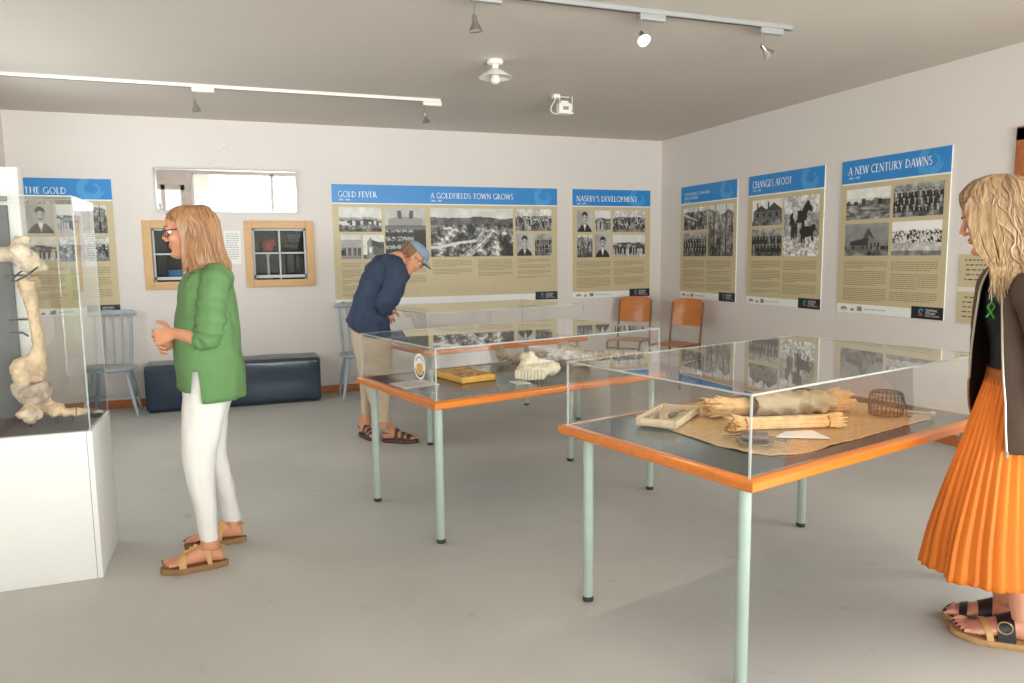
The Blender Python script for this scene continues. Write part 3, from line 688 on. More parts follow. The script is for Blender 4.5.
def text_sign(z0, z1, label, seed):
    rnd = random.Random(seed); r = thing('text_sign', label, 'sign', (RIGHT-.001, 3.70, z0), -PI/2, 'beige text signs'); h = z1-z0
    g = G(); g.rbox((0, -.004, h/2), (.31, .008, h), .001, n=1); part('board', g, 'poster_beige', r)
    g = G(); z = h-.035
    while z > .03:
        x = -.12+rnd.uniform(0, .02)
        while x < .11: w_ = rnd.uniform(.015, .04); g.add([(x, -.0088, z-.008), (x+w_, -.0088, z-.008), (x+w_+.003, -.0088, z), (x+.003, -.0088, z)], [(0, 1, 2, 3)]); x += w_+.01
        z -= .034
    part('text_block', g, 'dark_leather', r, smooth=False)
text_sign(1.155, 1.383, 'upper of two small beige text signs beside the woman in orange', 4)
text_sign(.894, 1.122, 'lower of two small beige text signs beside the woman in orange', 5)
g = G(); g.box((0, -.002, .165), (.15, .002, .33)); r = thing('notice_sheet', 'faint white notice sheet taped between the two small windows', 'notice', (-.035, BACK-.001, 1.357)); part('sheet', g, 'paper', r, smooth=False)
g = G(); text_block(g, -.06, .06, .30, .05, -.0036, random.Random(5), .022, .006); part('text_block', g, 'ink_grey', r, smooth=False)

# tilted mirror hung above the small windows
r = thing('wall_mirror', 'wide silver-framed mirror tilted above the two small windows', 'mirror', (-.05, BACK-.012, 1.858)); Wm, Hm = 1.283, .415; MX = Matrix.Rotation(math.radians(2.6), 3, 'X')
g = G()
for x in (-Wm/2, Wm/2): g.rbox(MX @ V((x*.99, 0, Hm/2)), (.02, .03, Hm), .004, MX)
for z in (.01, Hm-.01): g.rbox(MX @ V((0, 0, z)), (Wm, .03, .02), .004, MX)
part('frame', g, 'silver_frame', r); g = G(); g.box(MX @ V((0, -.004, Hm/2)), (Wm-.03, .008, Hm-.03), MX); part('mirror_glass', g, 'mirror_glass', r, smooth=False)
g = G(); g.tube([(-.22, .0, Hm-.03), (-.01, .006, .635)], .0012, 5); g.tube([(.22, .0, Hm-.03), (-.01, .006, .635)], .0012, 5); part('hanging_wire', g, 'satin_metal', r)
g = G(); g.tube([(0, 0, .01), (0, -.02, .008), (0, -.026, -.004), (0, -.018, -.014), (0, -.012, -.006)], .0035, 6); g.lathe([(.012, 0), (.012, .004)], (0, 0, .01), 12, Matrix.Rotation(PI/2, 3, 'X'))
solo('picture_hook', g, 'white_plastic', 'tiny white picture hook high on the wall above the mirror', 'hook', (-.06, BACK-.001, 2.495))

# ------------------------------------------------------------------ ceiling lights
def at_y(px, py, Y):
    d = ray(px, py); return CAMLOC+d*(Y/d.y)
def track(label, x0, x1, y, m):
    r = thing('lighting_track', label, 'light track', ((x0+x1)/2, y, CEIL), 0, 'ceiling lighting tracks'); L_ = x1-x0
    g = G(); g.rbox((0, 0, -.013), (L_, .036, .026), .003); part('rail', g, m, r)
    g = G(); g.box((0, 0, -.0265), (L_-.02, .012, .002)); part('slot', g, 'dark_metal', r, smooth=False)
    g = G(); g.rbox((L_/2+.006, 0, -.013), (.014, .04, .03), .003); part('end_cap', g, m, r)
track('long white lighting track crossing the ceiling above the mirror', LEFT+.01, 1.68, 6.31, 'white_plastic')
track('grey lighting track on the ceiling above the nearest table case', -.55, 3.14, 3.70, 'grey_track')
def spot(label, x, y, tilt, face, lit=False, m='satin_metal', am='white_plastic'):
    """tilt from straight down, face = direction the lamp turns to"""
    r = thing('spotlight', label, 'spotlight', (x, y, CEIL), 0, 'spotlights on the tracks')
    g = G(); g.rbox((.035, 0, -.043), (.16, .034, .034), .004); part('track_adapter', g, am, r)
    g = G(); g.tube([(-.03, 0, -.055), (-.03, 0, -.13)], .0045, 8); part('stem', g, 'satin_metal', r)
    M = Matrix.Rotation(face, 3, 'Z') @ Matrix.Rotation(-tilt, 3, 'Y'); c = V((-.03, 0, -.128))
    g = G(); g.lathe([(.004, .006), (.0125, 0), (.0135, -.03), (.016, -.036), (.034, -.072), (.036, -.076), (.033, -.074), (.014, -.04), (.002, -.036)], c, 20, M, cap=False); part('lamp_head', g, m, r)
    g = G(); g.lathe([(.001, -.052), (.02, -.056), (.031, -.069), (.0315, -.071), (.018, -.0715), (.001, -.072)], c, 20, M, cap=False); part('bulb', g, 'lamp_glass' if lit else 'lamp_off', r)
    if lit:
        l = bpy.data.lights.new('halogen', 'SPOT'); l.energy = 45; l.color = (1, .78, .52); l.spot_size = math.radians(70); l.spot_blend = 1.0; l.shadow_soft_size = .03
        o = bpy.data.objects.new('halogen', l); COL.objects.link(o); p = V((x, y, CEIL))+c+M @ V((0, 0, -.085)); d = M @ V((0, 0, -1)); o.location = p; o.rotation_euler = d.to_track_quat('-Z', 'Y').to_euler()
    return r
spot('left spotlight on the long white track, above the woman in green', -.215, 6.30, .15, 0)
spot('right spotlight on the long white track, near its end', 1.585, 6.30, .25, .4)
spot('glowing spotlight with its halogen lamp lit, on the grey track', 2.165, 3.70, .75, -1.75, True, am='grey_track')
spot('unlit spotlight tilted towards the right wall, near the end of the grey track', 2.965, 3.70, .85, 0, am='grey_track')
spot('spotlight hanging at the top edge of the photo, left of the lit one', 1.21, 3.70, .1, 0, am='grey_track')

r = thing('pendant_lamp', 'small white ceiling lamp with a shallow cone shade and bare bulb', 'ceiling light', (1.724, 4.957, CEIL))
g = G(); g.lathe([(.001, 0), (.05, 0), (.056, -.012), (.05, -.028), (.024, -.034), (.02, -.052), (.026, -.056), (.022, -.066)], n=24); part('ceiling_rose', g, 'white_plastic', r)
g = G(); g.lathe([(.024, -.058), (.045, -.068), (.112, -.112), (.115, -.118), (.109, -.115), (.045, -.075), (.024, -.064)], n=32, cap=False); part('lamp_shade', g, 'white_enamel', r)
g = G(); g.lathe([(.014, -.066), (.016, -.09), (.026, -.108), (.034, -.13), (.032, -.146), (.018, -.158), (.001, -.161)], n=20); part('bulb', g, 'white_plastic', r)

r = thing('ceiling_floodlight', 'small white box unit on a ceiling bracket with a looping cable', 'ceiling unit', (2.65, 5.864, CEIL))
g = G(); g.rbox((0, 0, -.105), (.118, .07, .085), .012); g.rbox((0, -.005, -.148), (.135, .085, .014), .005); part('housing', g, 'white_plastic', r)
g = G(); g.rbox((0, -.037, -.108), (.052, .006, .03), .003); part('front_window', g, 'grey_track', r)
g = G(); g.tube([(-.04, 0, -.002), (-.04, 0, -.04), (-.03, 0, -.065)], .004, 6); g.tube([(.075, 0, -.0), (.075, 0, -.12), (.055, 0, -.13)], .004, 6); g.box((.0, 0, -.012), (.1, .02, .006)); g.rbox((0, 0, -.055), (.07, .05, .02), .005); part('bracket', g, 'white_enamel', r)
g = G(); g.rbox((-.085, -.02, -.016), (.06, .06, .032), .006); part('junction_box', g, 'white_plastic', r)
g = G(); g.tube(smooth_path([(-.085, -.02, -.03), (-.105, -.02, -.07), (-.13, -.02, -.11), (-.12, -.02, -.145), (-.09, -.01, -.152), (-.05, 0, -.148)], 5), .0045, 8); part('cable', g, 'white_plastic', r)

# ------------------------------------------------------------------ three table cases
TA = math.radians(13.7)
TABLES = [((2.071, 2.416), 'nearest green-legged display table with orange edge, under the hessian and straw'),
          ((1.483, 3.990), 'middle green-legged display table with orange edge, under the bones and yellow block'),
          ((1.901, 5.880), 'rear green-legged display table with orange edge, nearest the back wall')]
OX, OY, HX, HY, TZ = 0, .03, .768, .485, .7215
def make_table(c, label):
    r = thing('display_table', label, 'table', (*c, 0), TA, 'display tables with tube legs')
    g = G(); pr = [(.0, .687), (.012, .686), (.018, .692), (.019, .705), (.017, .716), (.008, .7225), (-.022, .7225)]
    rings = []
    for d, z in [(-.03, .687)]+pr: rings.append([(OX+sx*(HX-.019+d), OY+sy*(HY-.019+d), z) for sx, sy in ((-1, -1), (1, -1), (1, 1), (-1, 1))])
    g.loft(rings, cap=False); part('varnished_edge', g, 'varnished_edge', r)
    g = G(); g.box((OX, OY, .7045), ((HX-.024)*2, (HY-.024)*2, .034)); part('slate_top', g, 'slate_top', r, smooth=False)
    for sx in (-1, 1):
        for sy in (-1, 1):
            g = G(); g.lathe([(.0215, .012), (.0215, .69)], (sx*.715, sy*.385, 0), 20); l = part('leg', g, 'mint_tube', r)
            g = G(); g.lathe([(.018, 0), (.0225, .002), (.0225, .02), (.0215, .022)], (sx*.715, sy*.385, 0), 20); part('rubber_foot', g, 'rubber', l)
    return r
def make_cover(c, label, hx, hy, z0, z1, rz, ox=0, oy=0, t=.006):
    r = thing('acrylic_cover', label, 'display cover', (*c, z0), rz, 'clear acrylic covers'); h = z1-z0; g = G()
    for sx in (-1, 1): g.box((ox+sx*(hx-t/2), oy, h/2), (t, 2*hy-2*t, h-2*t))
    for sy in (-1, 1): g.box((ox, oy+sy*(hy-t/2), h/2), (2*hx-2*t, t, h-2*t))
    g.box((ox, oy, h-t/2), (2*hx-2*t, 2*hy-2*t, t)); part('clear_sheets', g, 'acrylic', r, smooth=False)
    g = G()
    for sx in (-1, 1):
        for sy in (-1, 1): g.box((ox+sx*(hx-t/2), oy+sy*(hy-t/2), h/2), (t, t, h))
    for s in (-1, 1): g.box((ox+s*(hx-t/2), oy, h-t/2), (t, 2*hy-2*t, t)); g.box((ox, oy+s*(hy-t/2), h-t/2), (2*hx-2*t, t, t))
    part('polished_edges', g, 'acrylic_edge', r, smooth=False); return r
t0 = make_table(*TABLES[0])
for c, l in TABLES[1:]: dup(t0, (*c, 0), TA, l)
make_cover(TABLES[0][0], 'clear acrylic cover over the nearest table case', .745, .455, TZ+.0012, .988, TA, 0, .03)
cov = make_cover(TABLES[1][0], 'clear acrylic cover over the middle table case, with a round sticker', .745, .455, TZ+.0012, .980, TA, 0, .03)
make_cover(TABLES[2][0], 'clear acrylic cover over the rear table case', .745, .455, TZ+.0012, .999, TA, 0, .03)
# round sticker on the end pane of the middle case
g = G(); SX, SYC, SZ = -.7458, -.262, .873-TZ
def disc(g, ry, rz_, x, n=28, z=SZ, y=SYC): g.add([(x, y+ry*math.cos(2*PI*k/n), z+rz_*math.sin(2*PI*k/n)) for k in range(n)], [list(range(n))])
disc(g, .062, .066, SX); st = part('sticker', g, 'poster_white', cov, smooth=False, label='round white sticker with an orange emblem')
g = G()
for a in range(200, 340, 8):
    def q(a, r_): return (SX-.0004, SYC+r_*.94*math.cos(math.radians(a)), SZ+r_*math.sin(math.radians(a)))
    g.add([q(a, .045), q(a+8, .045), q(a+8, .054), q(a, .054)], [(0, 1, 2, 3)])
part('dark_arc', g, 'ink_black', st, smooth=False)
g = G()
for a in range(30, 150, 10):
    g.add([q(a+1, .043), q(a+8, .043), q(a+8, .053), q(a+1, .053)], [(0, 1, 2, 3)])
part('ring_lettering', g, 'ink_grey', st, smooth=False)
g = G(); g.add([(SX-.0006, SYC+y, SZ+z) for y, z in ((-.032, .012), (-.012, .02), (.014, .014), (.034, .006), (.03, -.022), (.012, -.042), (-.012, -.044), (-.03, -.022))], [list(range(8))]); part('orange_emblem', g, 'block_side', st, smooth=False)

# ------------------------------------------------------------------ things in the middle case
ZT = TZ+.0012
r = thing('speckled_block', 'flat yellow and brown speckled block in the middle case', 'block', (1.180, 4.010, ZT), TA)
g = G(); g.rbox((0, 0, .0175), (.215, .33, .035), .004); bl = part('block', g, 'block_side', r)
g = G(); g.rbox((0, 0, .0358), (.205, .32, .002), .0008, n=1); part('worn_face', g, 'leather_block', r)
def label_card(c, sx, sy, rz, label, seed):
    r = thing('label_card', label, 'label', (*c, ZT), rz, 'white label cards'); g = G(); g.box((0, 0, .001), (sx, sy, .002)); part('card', g, 'paper', r, smooth=False)
    rnd = random.Random(seed); g = G(); y = sy/2-.02
    while y > -sy/2+.015:
        x = -sx/2+.012; e = sx/2-.012 if rnd.random() > .2 else sx*.1
        while x < e: w_ = min(rnd.uniform(.008, .02), e-x); g.add([(x, y, .0023), (x+w_, y, .0023), (x+w_, y+.003, .0023), (x, y+.003, .0023)], [(0, 1, 2, 3)]); x += w_+.004
        y -= .012
    part('text_block', g, 'ink_grey', r, smooth=False); return r
label_card((.872, 3.925), .21, .19, TA, 'larger white label card at the left end of the middle case', 1)
label_card((1.418, 3.735), .085, .12, TA-.2, 'small white label card in front of the pale toothed jaw', 2)
# jaw with ridged cheek teeth
r = thing('fossil_jaw', 'cream jaw bone with a ridged tooth row in the middle case', 'bone', (1.515, 3.79, ZT), -.62)
g = G(); rnd = random.Random(2)
g.ell((0, -.01, .048), (.1, .048, .046)); g.ell((-.03, .015, .105), (.05, .04, .05)); g.ell((-.05, .012, .135), (.018, .022, .022)); g.ell((-.012, .014, .138), (.02, .024, .022)); g.ell((.09, .03, .07), (.055, .045, .045)); g.ell((.04, .03, .085), (.06, .04, .03))
me = wrinkle(remeshed(g.mesh('jaw', 'bone_pale'), .006, 3), .014, 32); me.materials.clear(); me.materials.append(MATS['bone_pale']); part('jaw', me, None, r)
for k in range(9):
    g = G(); x = -.078+.0185*k; g.rbox((x, -.048-.010*math.sin(PI*k/8), .038), (.0172, .032, .058-.002*abs(k-4)), .006); part('tooth', g, 'bone_pale', r)
# big long bone lying behind it
A = [(1.60, 4.30), (1.70, 4.26), (1.82, 4.215), (1.93, 4.14), (2.06, 4.13), (2.24, 4.17)]
r = thing('large_bone', 'large weathered bone with a flared middle, lying behind the toothed jaw', 'bone', (1.93, 4.14, ZT))
g = G()
P_ = [on_z(499, 356, ZT+.05), on_z(511, 358, ZT+.03), on_z(530, 357, ZT+.035), on_z(548, 358, ZT+.04), on_z(565, 358, ZT+.045), on_z(580, 358, ZT+.045), on_z(600, 355.5, ZT+.04), on_z(625, 354.5, ZT+.035), on_z(645, 355, ZT+.03)]
g.tube(smooth_path(P_, 4), [q[0] for q in catmull([(k,) for k in (.028, .024, .024, .038, .05, .05, .035, .028, .022)], 4)], 12)
for q, rr in ((P_[0]+V((0, 0, .02)), (.022, .03, .04)), (P_[0]+V((.03, 0, .0)), (.022, .025, .028)), (P_[4]+V((0, .0, .05)), (.055, .045, .06)), (P_[4]+V((.01, -.02, .02)), (.12, .07, .05)), (P_[4]+V((.02, -.07, -.005)), (.075, .06, .04)), (P_[5]+V((.0, -.06, .0)), (.05, .05, .04))): g.ell(q, rr)
me = wrinkle(remeshed(g.mesh('b', 'bone_grey'), .007, 3), .024, 20); me.materials.clear(); me.materials.append(MATS['bone_grey'])
zmin = min(v.co.z for v in me.vertices)
for v in me.vertices: v.co.z = max(v.co.z, ZT+.001)
part('bone', me, None, r, True)

# ------------------------------------------------------------------ things in the nearest case
rnd = random.Random(9)
HP = [(1.568, 2.745), (1.68, 2.80), (1.807, 2.837), (1.97, 2.86), (2.15, 2.870), (2.40, 2.80), (2.629, 2.653), (2.735, 2.300), (2.66, 2.215), (2.40, 2.152), (2.183, 2.091), (1.987, 2.046), (1.88, 2.01), (1.771, 1.998), (1.677, 2.017), (1.624, 2.088), (1.59, 2.22), (1.578, 2.35), (1.568, 2.449), (1.55, 2.60)]
pts = []
for i in range(len(HP)):
    a, b = V(HP[i]), V(HP[(i+1) % len(HP)]); n = max(2, int((b-a).length/.014))
    for k in range(n): q = a.lerp(b, k/n); pts.append(q+V((rnd.uniform(-1, 1), rnd.uniform(-1, 1)))*.0035)
cen = sum(pts, V((0, 0)))/len(pts); g = G(); nr = 12; rows = []
for s in range(nr+1):
    t = (s+.3)/(nr+.3); row = []
    for q in pts: p = cen.lerp(q, t); row.append(V((p.x, p.y, .0035+.003*noise.noise(V((p.x*9, p.y*9, 0)))+(.006*max(0, noise.noise(V((p.x*14, p.y*14, 4)))) if t > .9 else 0))))
    rows.append(row)
g.loft([[p+V((0, 0, -.0025)) for p in rows[-1]]]+rows[::-1], cap=False); g.add(rows[0], [list(range(len(pts)))])
g.v = [V((p.x-2.1, p.y-2.4, p.z)) for p in g.v]
solo('hessian_sheet', g, 'hessian', 'ragged sheet of tan hessian spread inside the nearest case', 'cloth', (2.1, 2.4, ZT))
ZH = ZT+.0075
def bundle(name, label, p0, p1, r0, n, seed, ties, loose0=.05, loose1=.05, flat=.75):
    rnd = random.Random(seed); a, b = V(p0), V(p1); d = (b-a).normalized(); s = d.cross(V((0, 0, 1))).normalized(); up = V((0, 0, 1))
    o = thing(name, label, 'straw bundle', ((a.x+b.x)/2, (a.y+b.y)/2, ZH), 0, 'straw bundles'); g = G()
    for k in range(n):
        an = rnd.uniform(0, 2*PI); q = r0*math.sqrt(rnd.random()); off = s*q*math.cos(an)+up*q*math.sin(an)*flat; sp0, sp1 = rnd.uniform(1, 1.7), rnd.uniform(1, 1.7); L0, L1 = rnd.uniform(-loose0, loose0), rnd.uniform(-loose1, loose1)
        P = [a+d*L0+off*sp0, a.lerp(b, .18)+off*1.02, a.lerp(b, .5)+off, a.lerp(b, .82)+off*1.02, b+d*L1+off*sp1]
        P = [V((p.x, p.y, max(p.z, ZH+.004))) for p in P]; g.tube(smooth_path(P, 2), rnd.uniform(.0022, .0038), 5)
    part('stalks', g, 'straw', o, True)
    for t in ties:
        c = a.lerp(b, t); g = G(); g.tube([c+s*r0*1.08*math.cos(2*PI*i/20)+up*max(ZH+.002-c.z, r0*flat*1.12*math.sin(2*PI*i/20)) for i in range(21)], .004, 6); part('tie', g, 'straw_dark', o, True)
    return o
b1 = bundle('straw_bundle', 'thick straw bundle at the back of the hessian, its middle wrapped in sacking', on_z(712, 408, ZH+.035), on_z(838, 400, ZH+.045), .045, 190, 1, [], .04, .05)
b2 = bundle('straw_bundle', 'thinner straw bundle lying in front of the wrapped one', on_z(731, 424, ZH+.024), on_z(836, 420, ZH+.024), .031, 130, 2, [.12, .9], .02, .03)
a, b = on_z(752, 405.5, ZH+.05), on_z(829, 401, ZH+.05); d = (b-a).normalized(); s_ = d.cross(V((0, 0, 1))).normalized(); g = G(); rings = []
for k in range(25):
    t = k/24; R_ = .050+.006*math.sin(t*PI)+.004*math.sin(t*31); c = a.lerp(b, t)
    rings.append([c+s_*(R_*1.08+.006*math.sin(5*an+t*22))*math.cos(an)+V((0, 0, 1))*max(ZH+.0015-c.z, (R_*.86+.007*math.sin(3*an+t*34))*math.sin(an)) for an in [2*PI*i/28 for i in range(28)]])
g.loft(rings, cap=False); part('sacking_wrap', g, 'sacking', b1, True, label='creased grey-tan sacking wrap')
# wooden tray with two tools
TR = (1.655, 2.615); ta = math.radians(40)
r = thing('wooden_tray', 'shallow pale wooden tray at the left corner of the hessian', 'tray', (*TR, ZH), ta)
g = G(); LX, LY, h_ = .33, .17, .031
g.rbox((0, 0, .004), (LX, LY, .008), .002)
for s in (-1, 1): g.rbox((0, s*(LY/2-.006), h_/2), (LX, .012, h_), .002); g.rbox((s*(LX/2-.006), 0, h_/2), (.012, LY-.024, h_), .002)
part('tray', g, 'raw_wood', r); g = G(); g.box((-LX/2-.0006, .02, .02), (.001, .09, .016)); part('stencil_mark', g, 'bone_warm', r, smooth=False)
for k, (x, y, an) in enumerate(((-.06, .03, .25), (.03, -.02, -.15))):
    o = thing('hand_tool', ('dark wooden-handled tool in the tray, left of the other', 'dark wooden-handled tool in the tray, right of the other')[k], 'tool', (TR[0]+x*math.cos(ta)-y*math.sin(ta), TR[1]+x*math.sin(ta)+y*math.cos(ta), ZH+.009), ta+an, 'tools in the wooden tray')
    g = G(); g.tube([(-.06, 0, .012), (-.045, 0, .012), (-.02, 0, .012), (0, 0, .012), (.01, 0, .012)], [.006, .011, .0115, .01, .007], 10); part('handle', g, 'rust_wire', o)
    g = G(); g.tube([(.005, 0, .012), (.05, 0, .011), (.09, 0, .009)], [.005, .0045, .003], 8); part('blade', g, 'iron', o)
# strap-iron hand clamp with a roller
a, b = on_z(741, 437, ZH+.016), on_z(768, 438.5, ZH+.016); c = (a+b)/2; an = math.atan2(b.y-a.y, b.x-a.x)
r = thing('iron_clamp', 'iron hand clamp with a ribbed roller and wire handles near the front corner', 'tool', (c.x, c.y, ZH), an); hl = (b-a).length/2
g = G(); g.lathe([(.001, -hl), (.017, -hl)]+[(.018+.0015*(k % 2), -hl+2*hl*k/14) for k in range(15)]+[(.017, hl), (.001, hl)], (0, 0, .019), 18, Matrix.Rotation(PI/2, 3, 'Y')); part('roller', g, 'iron', r)
for s in (-1, 1):
    g = G(); e = hl*2.35; g.tube([(s*hl, .016, .019), (s*e, .018, .012), (s*e, -.014, .012), (s*hl, -.016, .019)], .0028, 6); part('wire_handle', g, 'rust_wire', r)
    g = G(); g.lathe([(.001, -.006), (.009, -.006), (.009, .006), (.001, .006)], (s*(hl+.012), -.02, .012), 8, Matrix.Rotation(PI/2, 3, 'Y')); part('nut', g, 'rust_wire', r)
g = G(); g.tube(smooth_path([(-hl-.004, -.02, .01), (-hl*.9, -.065, .008), (0, -.085, .008), (hl*.9, -.065, .008), (hl+.004, -.02, .01)], 5), .010, 8, flat=.4); part('bow', g, 'rust_wire', r)
# folded white paper
r = thing('folded_paper', 'pointed white folded paper beside the iron clamp', 'paper', (1.98, 2.20, ZH)); g = G()
q = [on_z(775, 437.5, ZH+.002), on_z(830, 438.6, ZH+.002), on_z(812, 430.5, ZH+.008), on_z(785, 432, ZH+.004)]; g.prism(q, (0, 0, .0015)); part('sheet', g, 'paper', r, True, smooth=False)
# round wire cage
r = thing('wire_cage', 'small round rusty wire cage standing on the right of the hessian', 'cage', (2.535, 2.33, ZH)); g = G(); Rc, hc = .064, .098
for z, k in ((.003, 1), (.02, 1.04), (.055, 1.07), (.085, 1.02), (hc, .86)): g.tube([(Rc*k*math.cos(2*PI*i/28), Rc*k*math.sin(2*PI*i/28), z) for i in range(29)], .0019, 5)
for i in range(26):
    a_ = 2*PI*i/26; g.tube([(Rc*k*math.cos(a_), Rc*k*math.sin(a_), z) for z, k in ((.003, 1), (.03, 1.05), (.06, 1.07), (.088, 1.0), (hc, .86))], .0017, 5)
    if i < 13 and i % 2 == 0:
        x = .86*Rc*math.cos(PI*(i+.5)/13); y = math.sqrt(max(0, (.86*Rc)**2-x*x)); g.tube([(x, -y, hc), (x, y, hc)], .0015, 4); g.tube([(x*1.1, -y*1.1, .003), (x*1.1, y*1.1, .003)], .0015, 4)
part('wire_mesh', g, 'rust_wire', r)
g = G(); g.tube([(.02, -.05, hc-.01), (.03, -.075, .05), (.025, -.082, .01), (.045, -.09, .004)], .0022, 5); part('latch_wire', g, 'iron', r)
g = G(); p0, p1 = on_z(903, 412, ZH+.012), on_z(933, 414, ZH+.012); g.tube([p0, p0.lerp(p1, .5), p1], [.0065, .007, .006], 10); g.ell(p1, .011); g.v = [p-V((2.68, 2.32, ZH)) for p in g.v]
solo('stick', g, 'raw_wood', 'short tan stick with a round pale end beside the wire cage', 'stick', (2.68, 2.32, ZH))
# ------------------------------------------------------------------ tall bone case at the left
PX0, PX1, PY0, PY1, PZ = -1.46, -.637, 3.619, 4.095, .672
r = thing('display_plinth', 'white plinth with a dark grey backing panel under the mounted leg bones', 'plinth', ((PX0+PX1)/2, (PY0+PY1)/2, 0))
g = G(); cx, cy = (PX0+PX1)/2, (PY0+PY1)/2; g.rbox((cx, cy, PZ/2), (PX1-PX0, PY1-PY0, PZ), .003); part('body', g, 'plinth_paint', r, True)
g = G(); g.box((cx, PY0-.0015, PZ/2), (.004, .003, PZ-.02)); g.box((PX1-.022, PY0-.0006, PZ/2), (.0025, .0012, PZ)); part('panel_seam', g, 'ink_grey', r, True, smooth=False)
g = G(); g.box((cx, cy, PZ+.002), (PX1-PX0-.04, PY1-PY0-.04, .004)); part('grey_deck', g, 'case_floor', r, True, smooth=False)
g = G(); g.rbox(((PX0-.985)/2+.012, 4.072, (PZ+1.675)/2), (-.985-PX0-.03, .016, 1.675-PZ), .003); part('backing_panel', g, 'backing_grey', r, True)
g = G(); g.rbox((-1.02, 4.151, .926), (.15, .10, 1.852), .004); part('back_post', g, 'plinth_paint', r, True)
make_cover((cx, cy), 'tall clear acrylic cover over the mounted leg bones', (PX1-PX0)/2-.004, (PY1-PY0)/2-.004, PZ+.0005, 1.69, 0)
# leg bones: each bone a part
YB = 3.86
def bp(px, py, o=0): return at_y(px, py, YB+o)
r = thing('leg_skeleton', 'mounted leg bones of a large bird standing in the tall acrylic case', 'skeleton', (-.87, YB, PZ+.0045))
def bone(name, keys, m, lumps=(), vox=.006, amp=.006, sc=22, seed=0):
    g = G(); K = catmull(keys, 4); g.tube([bp(k[0], k[1], k[2]) for k in K], [k[3] for k in K], 14)
    for (x, y, o, rr) in lumps: g.ell(bp(x, y, o), rr)
    me = wrinkle(wrinkle(remeshed(g.mesh(name, m), vox*.8, 3), amp, sc, seed=seed), .0035, 75, seed=seed+5); me.materials.clear(); me.materials.append(MATS[m]); return part(name, me, None, r, True)
bone('thigh_bone', [(-34, 262, 0, .055), (-16, 258, 0, .034), (0, 256, 0, .031), (10, 254, 0, .036), (20, 256, 0, .05), (30, 263, 0, .046), (40, 268, 0, .032)], 'bone', [(19, 246, 0, (.034, .032, .05)), (21, 254, -.03, (.045, .03, .045)), (38, 267, .02, (.045, .036, .028)), (17, 239, .01, (.026, .024, .026)), (25, 239, .0, (.022, .02, .02))], amp=.012, sc=16)
bone('shin_bone', [(27, 281, 0, .04), (28, 288, 0, .038), (31, 300, 0, .029), (34, 318, 0, .0225), (37, 336, 0, .0225), (38, 350, 0, .028), (36, 360, 0, .045), (31, 370, 0, .062)], 'bone_warm', [(24, 283, -.02, (.024, .026, .03)), (33, 282, .02, (.026, .026, .03)), (22, 376, -.03, (.042, .036, .05)), (36, 372, .02, (.045, .045, .06)), (28, 368, 0, (.075, .05, .055))], seed=2)
bone('ankle_bone', [(30, 386, 0, .068), (34, 393, 0, .07), (40, 401, 0, .05)], 'bone_grey', [(22, 387, -.01, (.04, .04, .03)), (42, 390, .02, (.04, .04, .05)), (38, 398, -.02, (.05, .045, .04))], amp=.012, seed=3)
bone('inner_toe', [(37, 401, .0, .035), (33, 408, -.03, .033), (28, 414, -.06, .036), (25, 416, -.07, .03)], 'bone', [(24, 414, -.07, (.035, .03, .022)), (31, 417, -.06, (.028, .03, .03)), (37, 413, -.04, (.02, .03, .03))], amp=.008, seed=4)
bone('middle_toe', [(43, 402, 0, .03), (50, 407, -.01, .032), (57, 411, -.02, .036), (60, 414, -.02, .032)], 'bone_warm', [(57, 410, -.02, (.036, .035, .034))], amp=.008, seed=5)
for k, (x0, x1, y0, y1, rr) in enumerate(((63, 76, 412.5, 411.5, .021), (77, 87, 411.5, 411, .018), (88, 96, 411, 410.5, .014), (96, 104, 410.5, 411.5, .009))):
    bone('toe_joint', [(x0, y0, -.02, rr*1.15), ((x0+x1)/2, (y0+y1)/2, -.02, rr*.8), (x1, y1, -.02, rr*1.1)], 'bone_warm' if k < 2 else 'bone_grey', amp=.003, vox=.004, seed=6+k)
g = G()
for px, py in ((29, 276), (35, 322), (28, 336)): a = bp(px, py, -.01); g.tube([V((-1.02, 4.066, a.z)), V((a.x-.06, 4.03, a.z)), a], .0045, 6)
c = bp(26, 272); g.tube([c+V((.055*math.cos(t), -.075*math.sin(t)*.7, .04*math.cos(t*1.0+.6))) for t in [2*PI*i/18 for i in range(19)]], .004, 6)
for px, py, o in ((30, 424, -.05), (56, 416, -.02), (72, 413, -.02)): a = bp(px, py-6, o); g.tube([a, V((a.x, a.y, PZ+.0045))], .005, 6)
part('mounting_rod', g, 'dark_metal', r, True)

# ------------------------------------------------------------------ seats along the back wall
r = thing('bench_ottoman', 'long low navy vinyl bench against the back wall behind the woman in green', 'bench', (-.07, 7.63, 0))
g = G(); g.rbox((0, 0, .2275), (1.575, .405, .425), .03, n=4)
bm = bmesh.new(); me = g.mesh('b', 'navy_vinyl'); bm.from_mesh(me); bmesh.ops.subdivide_edges(bm, edges=[e for e in bm.edges if e.calc_length() > .2], cuts=12, use_grid_fill=True)
for v in bm.verts:
    if v.co.z > .3: v.co.z += .012*math.cos(v.co.x/1.6*PI)*math.cos(v.co.y/.42*PI)+.004*noise.noise(v.co*6)
    v.co.y += .006*noise.noise(V((v.co.x*5, v.co.z*7, 1)))
bm.to_mesh(me); bm.free(); part('body', me, None, r)
g = G()
for s in (-1, 1):
    g.tube(smooth_path([(-.775, s*.192, .428), (-.4, s*.194, .431), (0, s*.194, .433), (.4, s*.194, .431), (.775, s*.192, .428)], 4), .005, 6)
    g.tube([(s*.777, -.192, .03), (s*.779, -.193, .22), (s*.777, -.19, .42)], .005, 6); g.tube([(s*.777, -.19, .428), (s*.777, .19, .428)], .005, 6)
part('seam_piping', g, 'navy_vinyl', r)
g = G(); g.rbox((0, 0, .008), (1.53, .36, .016), .003); part('base_board', g, 'rubber', r)

